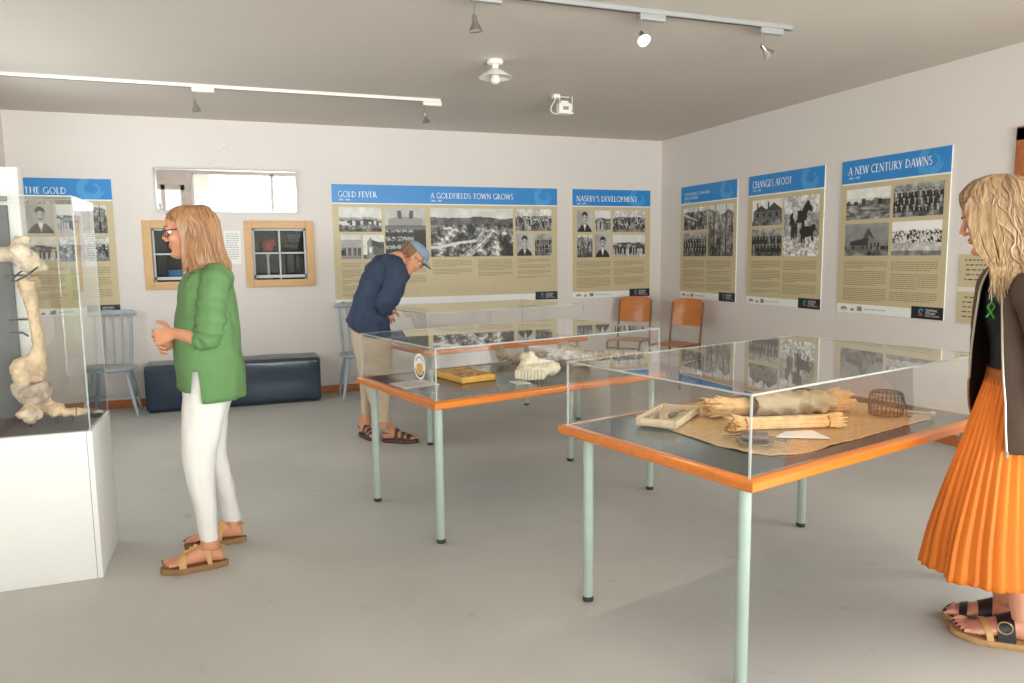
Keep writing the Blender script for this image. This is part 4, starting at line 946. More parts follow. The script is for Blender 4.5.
def spindle_chair(label, loc, rz):
    r = thing('spindle_chair', label, 'chair', loc, rz, 'pale blue spindle chairs'); zs = .435
    g = G(); rings = []
    for z, k in ((zs-.018, .90), (zs-.012, .97), (zs, 1.0), (zs+.01, .985), (zs+.013, .9)):
        rings.append([(.212*k*math.copysign(abs(math.cos(t))**.75, math.cos(t))*(1-.06*math.sin(t)), .205*k*math.copysign(abs(math.sin(t))**.8, math.sin(t)), z) for t in [2*PI*i/32 for i in range(32)]])
    g.loft(rings); part('seat', g, 'chair_blue', r)
    for sx in (-1, 1):
        for sy, ex, ey in ((-1, .222, -.2), (1, .19, .215)):
            g = G(); a, b = V((sx*.135, sy*.12, zs-.012)), V((sx*ex, ey, .0))
            g.tube([a.lerp(b, t) for t in (0, .12, .3, .5, .7, .72, .88, 1)], [.013, .015, .0175, .0185, .016, .0175, .0145, .0125], 12); part('leg', g, 'chair_blue', r)
    g = G()
    for sx in (-1, 1): g.tube([(sx*.19, -.17, .17), (sx*.178, 0, .17), (sx*.168, .18, .17)], [.009, .013, .009], 8)
    g.tube([(-.178, .0, .17), (0, .0, .172), (.178, .0, .17)], [.009, .013, .009], 8); part('stretcher', g, 'chair_blue', r)
    for k in range(5):
        x = -.155+.0775*k; tx = x*.98; g = G(); a, b = V((x*.92, .155, zs+.008)), V((tx, .245, .905)); rr = .0135 if k in (0, 4) else .009
        g.tube([a.lerp(b, t) for t in (0, .15, .4, .7, 1)], [rr*.85, rr, rr*1.25, rr, rr*.8], 10); part('spindle', g, 'chair_blue', r)
    g = G(); rings = []
    for k in range(17):
        t = -1+k/8; x = .205*t; h = .046-.006*abs(t)**4-(.02 if abs(t) > .99 else 0); w_ = .013 if abs(t) < .99 else .006; z = .922-.008*t*t; y = .252-.03*t*t
        rings.append([(x, y+w_*math.cos(a), z+h*.62*math.sin(a)) for a in [2*PI*i/12 for i in range(12)]])
    g.loft(rings); part('crest_rail', g, 'chair_blue', r); return r
c1 = spindle_chair('pale blue spindle-back chair behind the tall bone case, left of the navy bench', (-1.125, 7.52, 0), -.03)
dup(c1, (1.125, 7.52, 0), .05, 'pale blue spindle-back chair behind the person in the cap')

def school_chair(label, loc, rz):
    r = thing('stacking_chair', label, 'chair', loc, rz, 'wood and tube stacking chairs'); zs = .44
    for s in (-1, 1):
        g = G(); x = s*.19; g.tube(smooth_path([(x, -.2, 0), (x, -.19, .2), (x, -.185, zs-.05), (x, -.165, zs-.008), (x, -.1, zs), (x, .1, zs-.004), (x, .165, zs-.012)], 5), .0105, 10); part('side_frame', g, 'bronze_tube', r)
        g = G(); g.tube(smooth_path([(x, .2, 0), (x, .175, .2), (x, .168, zs), (x, .195, .66), (x, .225, .88)], 5), .012, 10); part('back_upright', g, 'bronze_tube', r)
    g = G(); g.tube([(-.19, -.187, zs-.075), (.19, -.187, zs-.075)], .008, 8); g.tube([(-.19, .168, zs-.02), (.19, .168, zs-.02)], .008, 8); g.tube([(-.19, .182, .14), (.19, .182, .14)], .008, 8); part('cross_bar', g, 'bronze_tube', r)
    g = G(); g.rbox((0, -.01, zs+.012), (.375, .36, .012), .005)
    part('seat', g, 'ply_orange', r)
    g = G(); rings = []                                  # bent ply back
    for k in range(15):
        t = -1+k/7; x = .197*t; y = .205+.03*(1-t*t); top = .925-.018*t*t-(.022 if abs(t) > .99 else (.008 if abs(t) > .85 else 0)); bot = .632+(.012 if abs(t) > .99 else (.004 if abs(t) > .85 else 0)); n = 9; q = []
        for j in range(n): z = bot+(top-bot)*j/(n-1); q.append(V((x, y-.016+.16*(z-.665), z)))
        rings.append(q+[p+V((0, .01, 0)) for p in q[::-1]])
    g.loft(rings); part('backrest', g, 'ply_orange', r)
    g = G()
    for s in (-1, 1):
        for z in (.70, .87): g.lathe([(.001, 0), (.008, 0), (.006, -.003), (.001, -.004)], (s*.165, .205+.16*(z-.665)-.002, z), 10, Matrix.Rotation(-PI/2, 3, 'X'))
    part('screw_head', g, 'bronze_tube', r); return r
s1 = school_chair('orange plywood and tube chair standing left of the room corner', (4.13, 7.38, 0), -.85)
dup(s1, (4.36, 6.77, 0), -1.16, 'orange plywood and tube chair by the right wall, right of its twin')

# ------------------------------------------------------------------ people
UP = V((0, 0, 1))
class Head:
    """head frame: x to the face, y to the person's left, z to the crown"""
    def __init__(s, c, fwd, pitch, roll=0, k=1.0):
        f = V(fwd).normalized(); side = UP.cross(f).normalized(); s.k = k; s.c = V(c)
        s.F = (f*math.cos(pitch)-UP*math.sin(pitch)).normalized(); s.U = s.F.cross(side).normalized()
        s.S = (side*math.cos(roll)+s.U*math.sin(roll)).normalized(); s.U = s.F.cross(s.S).normalized()
        s.M = Matrix((s.F, s.S, s.U)).transposed()
    def w(s, x, y, z): return s.c+(s.F*x+s.S*y+s.U*z)*s.k
    def ell(s, g, c, r, **kw): g.ell(s.w(*c), tuple(q*s.k for q in r), s.M, **kw)
    def skin(s, g):
        prof = [(-.114, .072, .040, .020), (-.106, .085, .012, .034), (-.094, .090, -.004, .043), (-.080, .088, -.014, .050), (-.066, .083, -.024, .056), (-.050, .087, -.036, .061), (-.034, .085, -.052, .066), (-.014, .084, -.072, .069), (.006, .081, -.086, .071), (.026, .086, -.094, .073), (.046, .092, -.097, .074), (.066, .088, -.094, .071), (.084, .076, -.084, .062), (.100, .053, -.062, .045), (.111, .02, -.03, .022)]
        R = []
        for z, xf, xb, hw in catmull(prof, 2):
            cx, hx = (xf+xb)/2, (xf-xb)/2; q = []
            for i in range(28):
                t = 2*PI*i/28; c, n = math.cos(t), math.sin(t); e = 2.25
                q.append(s.w(cx+hx*math.copysign(abs(c)**(2/e), c), hw*math.copysign(abs(n)**(2/e), n)*(1-.10*max(0, c)), z))
            R.append(q)
        g.loft(R)
        g.tube([s.w(.083, 0, .03), s.w(.094, 0, .008), s.w(.104, 0, -.012), s.w(.106, 0, -.02)], [.007*s.k, .0085*s.k, .0115*s.k, .011*s.k], 10)
        for q in (-1, 1):
            s.ell(g, (.097, q*.012, -.024), (.011, .0085, .008)); s.ell(g, (.082, q*.03, .03), (.012, .022, .007)); s.ell(g, (.07, q*.04, -.02), (.018, .018, .018))
            s.ell(g, (-.004, q*.076, .0), (.017, .007, .030)); s.ell(g, (.0, q*.077, -.02), (.010, .007, .014))
            s.ell(g, (.0775, q*.031, .021), (.0125, .0165, .006))
        s.ell(g, (.084, 0, -.092), (.014, .02, .014)); s.ell(g, (.0865, 0, -.046), (.008, .02, .007)); s.ell(g, (.0855, 0, -.059), (.008, .017, .007))
    def features(s, body, brow='brow_hair', glasses=None):
        g = G(); s.ell(g, (.0905, 0, -.0475), (.0062, .0205, .0042)); s.ell(g, (.0895, 0, -.0575), (.0065, .0175, .005)); part('lips', g, 'lips', body, True, label='rose pink lips')
        for q in (-1, 1):
            g = G(); s.ell(g, (.0735, q*.031, .010), (.0125, .0135, .0105)); g.m = 1; s.ell(g, (.0845, q*.031, .0085), (.003, .0055, .0055)); part('eye', g, ['eye_white', 'iris'], body, True)
        g = G()
        for q in (-1, 1): g.tube([s.w(.093, q*.012, .031), s.w(.0935, q*.026, .0365), s.w(.086, q*.044, .035), s.w(.074, q*.054, .030)], [.0022, .0032, .003, .0015], 6)
        part('eyebrow', g, brow, body, True)
        if glasses:
            g = G()
            for q in (-1, 1):
                g.tube([s.w(.101-.010*(1-math.cos(t))*.25, q*(.032+.0245*math.cos(t)), .008+.0185*math.sin(t)) for t in [2*PI*i/22 for i in range(23)]], .0019, 6)
                g.tube([s.w(.099, q*.056, .016), s.w(.085, q*.071, .016), s.w(.03, q*.079, .014), s.w(-.012, q*.082, .008)], .0022, 6)
            g.tube([s.w(.1035, -.009, .012), s.w(.106, 0, .014), s.w(.1035, .009, .012)], .0018, 6)
            sp = part('glasses', g, glasses, body, True)
def hand(g, wrist, D, T, N, k=1.0, bend=(.5, .6, .4), thumb=.5, spread=.09):
    """D along the hand, T to the thumb side, N out of the palm"""
    D = V(D).normalized(); N = V(N); N = (N-D*N.dot(D)).normalized(); T = V(T); T = (T-D*T.dot(D)-N*T.dot(N)).normalized(); w_ = V(wrist); R = []
    for d, hw, ht, o in ((-.015, .026, .020, 0), (.01, .028, .019, 0), (.03, .034, .018, .002), (.06, .040, .0155, 0), (.085, .040, .0125, -.001), (.094, .036, .009, -.001)):
        R.append([w_+(D*d+T*(hw*math.cos(a)+o)+N*ht*math.sin(a))*k for a in [2*PI*i/16 for i in range(16)]])
    g.loft(R)
    for i, (o, L_, r) in enumerate(((.0315, .072, .0083), (.0105, .080, .0086), (-.0105, .074, .0082), (-.0305, .058, .0074))):
        p = w_+(D*(.084-abs(i-1)*.004)+T*o)*k; d = (D+T*(1.5-i)*spread).normalized(); P = [p-d*.01*k, p]; A = 0
        for j, f in enumerate((.44, .32, .26)):
            A += bend[j]*(1+.06*i); q = (d*math.cos(A)+N*math.sin(A)); P += [P[-1]+q*L_*f*.5*k, P[-1]+q*L_*f*k]
        g.tube(P, [r*k*x for x in (1, 1.05, .98, 1.02, .94, .95, .88, .72)], 8); g.ell(P[-1], r*k*.72, nu=8, nv=6)
    p = w_+(D*.028+T*.026+N*.006)*k; d1 = (D*.55+T*.75+N*.35).normalized(); d2 = (D*.85+T*(.65-thumb)+N*(.2+thumb*.5)).normalized()
    P = [p, p+d1*.022*k, p+d1*.042*k, p+d1*.042*k+d2*.018*k, p+d1*.042*k+d2*.034*k, p+d1*.042*k+d2*.056*k]
    g.tube(P, [.0135*k, .0125*k, .0105*k, .0102*k, .0096*k, .007*k], 8); g.ell(P[-1], .007*k, nu=8, nv=6)
class Foot:
    def __init__(s, heel, toe, lift=.022, left=True, k=None, wk=1.0):
        s.h = V((heel.x, heel.y, 0)); d = V((toe.x, toe.y, 0))-s.h; s.L = k or d.length; s.D = d.normalized(); s.S = UP.cross(s.D)*(1 if left else -1)*wk; s.lift = lift   # S to the outer side
    def w(s, x, y, z): q = s.L/.26; return s.h+(s.D*(x+.008)+s.S*y)*q+UP*(z*q+s.lift)
    def sec(s, x):
        K = [(0, .022, .046, .0), (.02, .030, .072, 0), (.05, .032, .088, 0), (.085, .033, .084, 0), (.12, .036, .064, .002), (.155, .042, .046, .004), (.185, .046, .034, .003), (.21, .045, .026, .0), (.225, .040, .018, -.002)]
        for i in range(len(K)-1):
            if K[i][0] <= x <= K[i+1][0]:
                t = (x-K[i][0])/(K[i+1][0]-K[i][0]); return [a+(b-a)*t for a, b in zip(K[i], K[i+1])]
        return K[0] if x < 0 else K[-1]
    def skin(s, g, ankle_top):
        R = []
        for i in range(16):
            x = .225*i/15; _, hw, top, oy = s.sec(x); b = .0
            R.append([s.w(x, oy+hw*math.cos(a), (top*.52)+(top*.52-b)*math.sin(a) if math.sin(a) > 0 else top*.52*(1+math.sin(a))) for a in [2*PI*k/18 for k in range(18)]])
        g.loft(R)
        for i, (y, L_, r) in enumerate(((-.031, .030, .0122), (-.0095, .027, .0085), (.0085, .020, .0082), (.0245, .011, .0078), (.0385, .0, .0074))):
            g.tube([s.w(.205-.002*i, y, .013), s.w(.225+L_*.3, y, .015), s.w(.222+L_, y*1.02, .0095)], [r*1.05, r*1.1, r*.9], 8); g.ell(s.w(.222+L_, y*1.02, .0095), r*.9, nu=8, nv=6)
        s.toes = [(s.w(.226+L_, y*1.02, .0095+r*.62), r) for (y, L_, r) in ((-.031, .030, .0122), (-.0095, .027, .0085), (.0085, .020, .0082), (.0245, .011, .0078), (.0385, .0, .0074))]
        a = s.w(.045, 0, .05); P = smooth_path([a, s.w(.045, 0, .085), ankle_top], 5); g.tube(P, [.033+.006*abs(i/(len(P)-1)-.4) for i in range(len(P))], 14)
        g.ell(s.w(.048, .033, .078), .010); g.ell(s.w(.05, -.032, .082), .010)
    def sole(s, name, parent, m, t=.02, rim=.006, m2=None):
        O = []
        for i in range(41):
            a = 2*PI*i/41; x = .122-.141*math.cos(a); sx = max(-.02, min(.262, x)); _, hw, _, oy = s.sec(max(0, min(.225, sx))); e = math.sin(a); O.append((x, oy+(hw+rim)*math.copysign(abs(e)**.62, e)*(1 if x < .2 else 1.03)))
        g = G(); q = s.L/.26
        def lv(z, k): return [s.h+(s.D*(x*k+.008+(1-k)*.12)+s.S*y*k)*q+UP*z for x, y in O]
        g.loft([lv(.0, .95), lv(.004, 1.0), lv(t-.004, 1.01), lv(t, .985)]); return part(name, g, m, parent, True)
    def band(s, name, parent, m, x0, x1, wd0, wd1=None, t=.0035, y0=-1, y1=1, lift=.003):
        """strap over the foot from the inner edge (x0) to the outer edge (x1)"""
        wd1 = wd1 or wd0; g = G(); R = []; n = 18
        for i in range(n+1):
            u = i/n; a = PI*(1-(u*(y1-y0)/2+(y0+1)/2)); x = x0+(x1-x0)*u; wd = wd0+(wd1-wd0)*u; q = []
            for dx, o in ((-.5, 0), (.5, 0), (.5, t), (-.5, t)):
                _, hw, top, oy = s.sec(max(0, min(.225, x+dx*wd))); rr = lift+o; q.append(s.w(x+dx*wd, oy+(hw+rr)*math.cos(a), (top*1.03+rr)*math.sin(a)**.8 if math.sin(a) > 1e-6 else 0))
            R.append(q)
        g.loft(R); return part(name, g, m, parent, True)
def hair_shell(F, keys, seed, n=110, sub=5, groove=.05, strands=120, wav=0.0, ends=.02, r=(.0022, .0045), trange=(0, 2*PI), ex=3.2):
    R = F.rings(keys, n, sub, ex); rnd = random.Random(seed); g = G(); out = []; m = len(R)
    for j, q in enumerate(R):
        c = sum(q, V())/n; row = []
        for i, p in enumerate(q):
            t = 2*PI*i/n; k = 1+groove*(noise.noise(V((t*7+seed, j*.06, seed)))+.6*noise.noise(V((t*17, j*.09, seed+4))))+wav*noise.noise(V((t*2.2, j*.16, seed+7)))
            z = V((0, 0, ends*noise.noise(V((t*6, seed, 2))) if j >= m-2 else 0)); row.append(c+(p-c)*k+z)
        out.append(row)
    g.loft(out)
    for k in range(strands):
        t = rnd.uniform(*trange); dt = rnd.uniform(-.25, .25); a = rnd.randint(0, int(m*.3)); b = m-1-rnd.randint(0, 2); P = []; ph = rnd.uniform(0, 6)
        for j in range(a, b+1, 2):
            tt = t+dt*(j-a)/m+wav*1.2*math.sin(j*.45+ph); q = out[j]; c = sum(q, V())/n; x = (tt % (2*PI))/(2*PI)*n; i = int(x) % n; p = q[i].lerp(q[(i+1) % n], x-int(x)); P.append(p+(p-c).normalized()*.0015)
        if len(P) < 4: continue
        d = (P[-1]-P[-2]); P.append(P[-1]+d*rnd.uniform(.3, 1.2)); rr = rnd.uniform(*r); L_ = len(P); g.tube(P, [rr*(.35 if i == 0 else 1-.75*max(0, (i/(L_-1)-.6)/.4)) for i in range(L_)], 5)
    return g
def shell(name, g, m, parent, thick=.004, wr=None):
    me = g.mesh(name, m)
    if wr: wrinkle(me, *wr); wrinkle(me, wr[0]*.45, wr[1]*2.3, wr[2], wr[3]+11)
    o = part(name, me, None, parent, True); s = o.modifiers.new('s', 'SOLIDIFY'); s.thickness = thick; s.offset = -1; return o
def body_part(g, m, parent, vox=.0042):
    me = remeshed(g.mesh('body', m), vox, 3, .5); me.materials.clear(); me.materials.append(MATS[m]); return part('body', me, None, parent, True)
def cloth_fused(name, g, m, parent, vox=.007, it=6, wr=None):
    me = remeshed(g.mesh(name, m), vox, it); me.materials.clear(); me.materials.append(MATS[m])
    if wr: wrinkle(me, *wr)
    return part(name, me, None, parent, True)
def limb(F, g, keys, n=12, sub=4):
    P, R = F.path(keys, sub); g.tube(P, R, n)

# ---------------- woman in green, in profile to the left
F1 = Frame(-.21, 3.70); r = thing('person', 'person with golden shoulder-length hair, glasses, green jumper and white trousers, hands clasped', 'person', (-.21, 3.70, 0))
H1 = Head(F1.p(188.5, 231.5, 0), -F1.u+F1.v*.06, math.radians(9), 0, 1.0); g = G(); H1.skin(g)
g.tube([H1.w(-.02, 0, -.05), F1.p(202, 262, 0), F1.p(206, 276, 0)], [.052, .05, .06], 14)
g.loft(F1.rings([(197, 272, 222, 270, .08, 0), (190, 284, 226, 282, .14, 0), (184, 305, 230, 302, .15, 0), (182, 340, 232, 340, .14, 0), (186, 380, 232, 380, .14, 0), (190, 395, 226, 395, .13, 0)], 20, 3))
limb(F1, g, [(215, 283, -.14, .045), (211, 310, -.19, .043), (208, 336, -.195, .04), (199, 338.5, -.18, .037), (188, 336, -.15, .031), (179, 334, -.115, .0255), (174, 333.5, -.10, .0245)])
limb(F1, g, [(215, 283, .14, .045), (211, 310, .19, .043), (206, 336, .195, .04), (196, 339, .14, .036), (186, 340, .08, .030), (179, 340.5, .035, .025)])
hand(g, F1.p(174, 333.5, -.10), -F1.u*1+F1.v*.55-UP*.22, UP*1-F1.u*.35, F1.v+F1.u*.3-UP*.25, .97, (.45, .75, .5), .25)
hand(g, F1.p(179, 341, .035), -F1.u*1-F1.v*.5-UP*.12, UP*.9-F1.u*.2, -F1.v*.8-UP*.3, .95, (.6, .9, .6), .4)
limb(F1, g, [(207, 392, -.085, .07), (204, 437, -.1, .06), (200, 470, -.12, .045), (206, 510, -.15, .04), (210, 548, -.165, .036)])
limb(F1, g, [(212, 392, .085, .07), (213, 437, .1, .06), (221, 470, .12, .045), (230, 505, .145, .04), (233, 528, .16, .036)])
f1a = Foot(on_z(226, 565, 0), on_z(163.5, 573.5, 0), .03, True); f1b = Foot(on_z(244.5, 541, 0), on_z(187, 547.5, 0), .03, False)
f1a.skin(g, F1.p(210, 535, -.16)); f1b.skin(g, F1.p(232.5, 515, .155))
body = body_part(g, 'skin_tan', r); H1.features(body, 'brow_hair', 'specs_frame')
for f in (f1a, f1b):
    s = f.sole('sandal', r, 'sole_brown', .028, .006)
    g = G(); f.band('toe_strap', s, 'sandal_tan', .175, .165, .022, .03); f.band('instep_strap', s, 'sandal_tan', .10, .055, .018, .02)
    g.tube([f.w(.175, -.01, f.sec(.175)[2]+.006), f.w(.14, -.008, f.sec(.14)[2]+.006), f.w(.105, -.004, f.sec(.105)[2]+.006)], .006, 8)
    for x in (.115, .135, .16): g.ell(f.w(x, -.006, f.sec(x)[2]+.012), .008)
    part('centre_strap', g, 'sandal_tan', s, True)
    g = G(); R_ = []
    for i in range(19):
        a = -PI*.5+PI*i/18; R_.append(f.w(.05-.056*math.cos(a), .031*math.sin(a), .055+.006*math.cos(a)))
    g.tube(R_, .007, 6, flat=.45); part('heel_strap', g, 'sandal_tan', s, True)
    g = G()
    for p, q in f.toes: g.ell(p, (q*.6, q*.6, q*.35), nu=8, nv=6)
    part('toenail', g, 'nail_dark', body, True)
# trousers
g = G(); g.loft(F1.rings([(181, 360, 240, 360, .185, 0), (181, 373, 240, 373, .197, 0), (182, 388, 236, 388, .19, 0), (185, 404, 230, 404, .15, 0)], 28, 3))
g.loft(F1.rings([(182.5, 382, 229, 382, .098, -.08), (181.5, 410, 225, 410, .094, -.085), (180.5, 437, 220.5, 437, .086, -.095), (181.5, 460, 216, 460, .077, -.11), (186, 478, 215, 478, .07, -.125), (193, 507, 217, 506, .062, -.145), (199.5, 539.5, 219.5, 538.5, .055, -.16)], 28, 5))
g.loft(F1.rings([(190, 382, 238, 382, .098, .08), (190, 410, 229.5, 408, .092, .085), (198, 440, 226.5, 440, .082, .095), (206, 460, 229, 460, .073, .11), (214, 480, 233, 480, .064, .125), (219.5, 503, 238, 500, .058, .14), (222.5, 519.5, 241.5, 518.5, .054, .152)], 28, 5))
cloth_fused('trousers', g, 'white_denim', r, .006, 4, (.006, 13, (1, 1, .55), 1))
# jumper with a slit hem
g = G(); R_ = F1.rings([(196, 263, 222, 261, .075, 0), (189, 269, 226, 266, .11, 0), (183, 278, 230.5, 274, .155, 0), (179, 290, 234, 286, .19, 0), (176, 306, 236.5, 302, .2, 0), (174, 325, 238.5, 322, .2, 0), (173.8, 345, 241, 343, .205, 0), (174.8, 358, 243, 357, .21, 0), (175.2, 365, 244, 365, .213, 0)], 72, 5, 2.2)
last = R_[-1]; zf, zb = F1.p(177, 388, 0).z, F1.p(246, 391.5, 0).z
def hem(i):
    t = 2*PI*i/72; c = -math.cos(t); x = c                            # +1 front, -1 back
    if abs(x-.42) < .10: return last[i].z
    return zf if x > .42 else zb-.005
for j in range(1, 6): R_.append([V((p.x, p.y, p.z+(hem(i)-p.z)*j/5)) for i, p in enumerate(last)])
g.loft(R_, cap=False)
for s in (-1, 1):
    P, Q = F1.path([(219, 275, s*.10, .06), (216, 283, s*.15, .068), (213, 297, s*.185, .066), (210.5, 314, s*.2, .062), (209, 330, s*.205, .06), (206.5, 338.5, s*.2, .054), (201.5, 339.5, s*.185, .049), (197, 338.5, s*(.175 if s < 0 else .15), .046)], 7)
    Q = [q*(1+.10*math.sin(i*1.15)*(1 if 14 < i < 46 else .2)) for i, q in enumerate(Q)]; g.tube(P, Q, 22)
shell('jumper', g, 'knit_green', r, .005, (.010, 13, (1, 1, .5), 3))
g = hair_shell(F1, [(188, 205.3, 201, 205.5, .03, 0), (176, 208, 208.5, 208, .066, 0), (168.5, 213.5, 214, 214, .082, 0), (171, 220, 217.5, 220, .088, 0), (178.5, 226, 219, 226, .089, 0), (181.5, 236, 221, 236, .09, 0), (182.5, 247, 223.5, 247, .092, 0), (183, 257, 226.5, 256, .096, 0), (185, 264, 230, 262.5, .098, 0), (191, 269, 231, 268, .094, 0)], 3, strands=170, groove=.045, ends=.018)
rnd = random.Random(4)
for k in range(16):                                                     # locks in front of the shoulder, and the fringe
    for s in (-1, 1):
        x = 183+k*.7; P = smooth_path([F1.p(x-1+k*.3, 236, s*.088), F1.p(x, 250, s*.095), F1.p(x+rnd.uniform(-1, 1), 262, s*.105), F1.p(x+2+rnd.uniform(-2, 2), 270+rnd.uniform(0, 9)*(1-k/20), s*.115)], 4); g.tube(P, [.0045-.003*i/(len(P)-1) for i in range(len(P))], 5)
for k in range(26):
    s = 1 if k % 2 else -1; x = 176.5+k*.32; P = smooth_path([F1.p(x+6, 209.5, s*.05), F1.p(x+1.5, 216, s*.083), F1.p(x+.6+k*.08, 226, s*.0915), F1.p(181.2+k*.12, 238, s*.094), F1.p(182+k*.12, 251, s*.097), F1.p(183+k*.2+rnd.uniform(-1, 1), 264+rnd.uniform(-3, 8), s*.106)], 4); g.tube(P, [.0055-.0035*i/(len(P)-1) for i in range(len(P))], 5)
for k in range(14):
    s = rnd.uniform(-1, 1); P = smooth_path([F1.p(182, 208, s*.04), F1.p(171, 211, s*.06), F1.p(166.5, 216, s*.07), F1.p(166.5+abs(s)*8, 223+rnd.uniform(-1, 2), s*.08)], 4); g.tube(P, [.005-.003*i/(len(P)-1) for i in range(len(P))], 5)
part('hair', g, 'hair_golden', r, True)

# ---------------- person in the denim cap, bending over the rear case
F2 = Frame(1.0, 5.58); r = thing('person', 'person in a denim cap, navy top and rolled khaki trousers, bending over a case', 'person', (1.0, 5.58, 0))
H2 = Head(F2.p(412, 257, 0), F2.u+F2.v*.1, math.radians(50), 0, 1.0); g = G(); H2.skin(g)
g.tube([H2.w(-.03, 0, -.05), F2.p(398, 258.5, 0), F2.p(390, 263, 0)], [.056, .056, .07], 14)
g.loft(F2.rings([(388, 257, 400, 266, .09, 0), (377, 264, 402, 276, .14, 0), (366, 280, 398, 291, .15, 0), (358, 300, 392, 309, .14, 0), (354, 322, 388, 330, .14, 0), (356, 345, 388, 347, .13, 0)], 20, 3))
for s in (-1, 1): limb(F2, g, [(395, 270, s*.14, .05), (389, 290, s*.19, .045), (386, 304, s*.18, .04), (390, 311, s*.15, .034), (386.5, 308, s*.13, .028)])
hand(g, F2.p(386.8, 308, -.12), F2.u*.15-UP*.9+F2.v*.4, F2.u*.9+UP*.3, F2.v, 1.0, (.3, .4, .3), .3); hand(g, F2.p(386.8, 308, .12), F2.u*.15-UP*.9-F2.v*.4, F2.u*.9+UP*.3, -F2.v, 1.0, (.3, .4, .3), .3)
limb(F2, g, [(373, 345, -.08, .075), (377, 375, -.085, .06), (379, 398, -.095, .045), (384, 428, -.1, .035)]); limb(F2, g, [(370, 345, .08, .075), (371, 375, .09, .06), (369, 398, .11, .045), (367, 424, .13, .035)])
f2a = Foot(on_z(383.5, 442, 0), on_z(412, 442.5, 0), .026, False, .262); f2b = Foot(on_z(360.5, 435, 0), on_z(379, 442, 0), .026, True, .262)
f2a.skin(g, F2.p(384.5, 418, -.1)); f2b.skin(g, F2.p(367, 410, .13)); body = body_part(g, 'skin_tan', r, .005); H2.features(body, 'hair_brown', 'dark_metal')
for f in (f2a, f2b):
    s = f.sole('sandal', r, 'dark_leather', .025, .008)
    for a, b, w_ in ((.205, .195, .03), (.16, .15, .026), (.115, .10, .026)): f.band('strap', s, 'dark_leather', a, b, w_)
    g = G(); g.tube([f.w(.05-.056*math.cos(a), .032*math.sin(a), .05) for a in [-PI*.5+PI*i/18 for i in range(19)]], .009, 6, flat=.4); part('heel_strap', g, 'dark_leather', s, True)
g = G(); g.loft(F2.rings([(350, 322, 391, 334, .165, 0), (352, 338, 392, 345, .172, 0), (355, 354, 392.5, 356, .15, 0)], 28, 3))
g.loft(F2.rings([(357, 348, 392.5, 352, .098, -.075), (362, 375, 392, 377, .087, -.08), (367.5, 396, 390.5, 397, .075, -.09), (372.5, 412, 389.5, 413, .066, -.098), (373, 421, 389.3, 422, .066, -.1)], 24, 4)); g.loft(F2.rings([(354, 348, 388, 350, .098, .075), (358.5, 375, 384, 376, .086, .085), (361, 396, 378, 396, .074, .105), (360.5, 406, 373.5, 407, .064, .12), (360.5, 413, 373.5, 414.5, .065, .13)], 24, 4))
cloth_fused('trousers', g, 'khaki', r, .008, 3, (.008, 11, (1, 1, .6), 5))
g = G(); R_ = F2.rings([(388, 253.8, 404, 264, .075, 0), (384, 254.5, 406, 267, .11, 0), (377, 258, 407, 274, .165, 0), (369, 265.5, 405.5, 283, .19, 0), (361, 277.5, 402, 294, .195, 0), (355, 294, 396, 306, .19, 0), (351, 308, 391.5, 320, .188, 0), (348, 320, 390, 331, .192, 0)], 48, 5, 2.2)
q = R_[-1]; R_.append([p-UP*(.02+.05*max(0, -math.sin(2*PI*i/48))**1.5) for i, p in enumerate(q)]); g.loft(R_, cap=False)
for s in (-1, 1):
    P, Q = F2.path([(389, 262, s*.08, .07), (395, 268, s*.14, .082), (394, 281, s*.18, .088), (390, 293, s*.19, .088), (386, 303, s*.18, .08), (386.5, 309, s*.155, .066), (389.5, 313.5, s*.135, .052)], 5); g.tube(P, Q, 20)
shell('linen_top', g, 'blue_linen', r, .006, (.030, 8, (1, 1, .7), 6))
g = G(); R_ = []                                                        # cap
for j in range(10):
    a = PI/2*j/9; z = .046+.075*math.sin(a); k = max(.02, math.cos(a)**.75); R_.append([H2.w(-.006+.108*k*math.cos(t), .088*k*math.sin(t), z+.012*math.cos(t)*k) for t in [2*PI*i/30 for i in range(30)]])
g.loft(R_, cap=False); cp = shell('cap', g, 'cap_denim', r, .003)
g = G(); top, bot = [], []
for j in range(7):
    k = j/6; row = []
    for i in range(15):
        t = -1.0+2.0*i/14; x = .100*math.cos(t*.95)+.066*k*math.cos(t*1.35); y = .082*math.sin(t*.95)+.01*k*math.sin(t); row.append((x, y, .062-.012*k-.020*(y/.08)**2*k))
    top.append([H2.w(*p) for p in row]); bot.append([H2.w(p[0], p[1], p[2]-.004) for p in row])
g.loft([a+b[::-1] for a, b in zip(top, bot)]); part('brim', g, 'cap_denim', cp, True); g = G(); H2.ell(g, (-.006, 0, .121), (.008, .008, .004)); part('button', g, 'cap_denim', cp, True)
g = G(); rnd = random.Random(8)
for k in range(150):
    t = rnd.uniform(1.72, 2*PI-1.72); z0 = .055; L_ = rnd.uniform(.06, .10)*(1 if abs(t-PI) > .5 else .8); P = []
    for i in range(5): u = i/4; kx = 1.0-.10*u*u; P.append(H2.w(-.006+.102*kx*math.cos(t), .083*kx*math.sin(t)+.004*math.sin(u*3+k), z0-L_*u+rnd.uniform(-.002, .002)))
    g.tube(P, [.006, .007, .0065, .005, .002], 5)
part('hair', g, 'hair_brown', r, True)

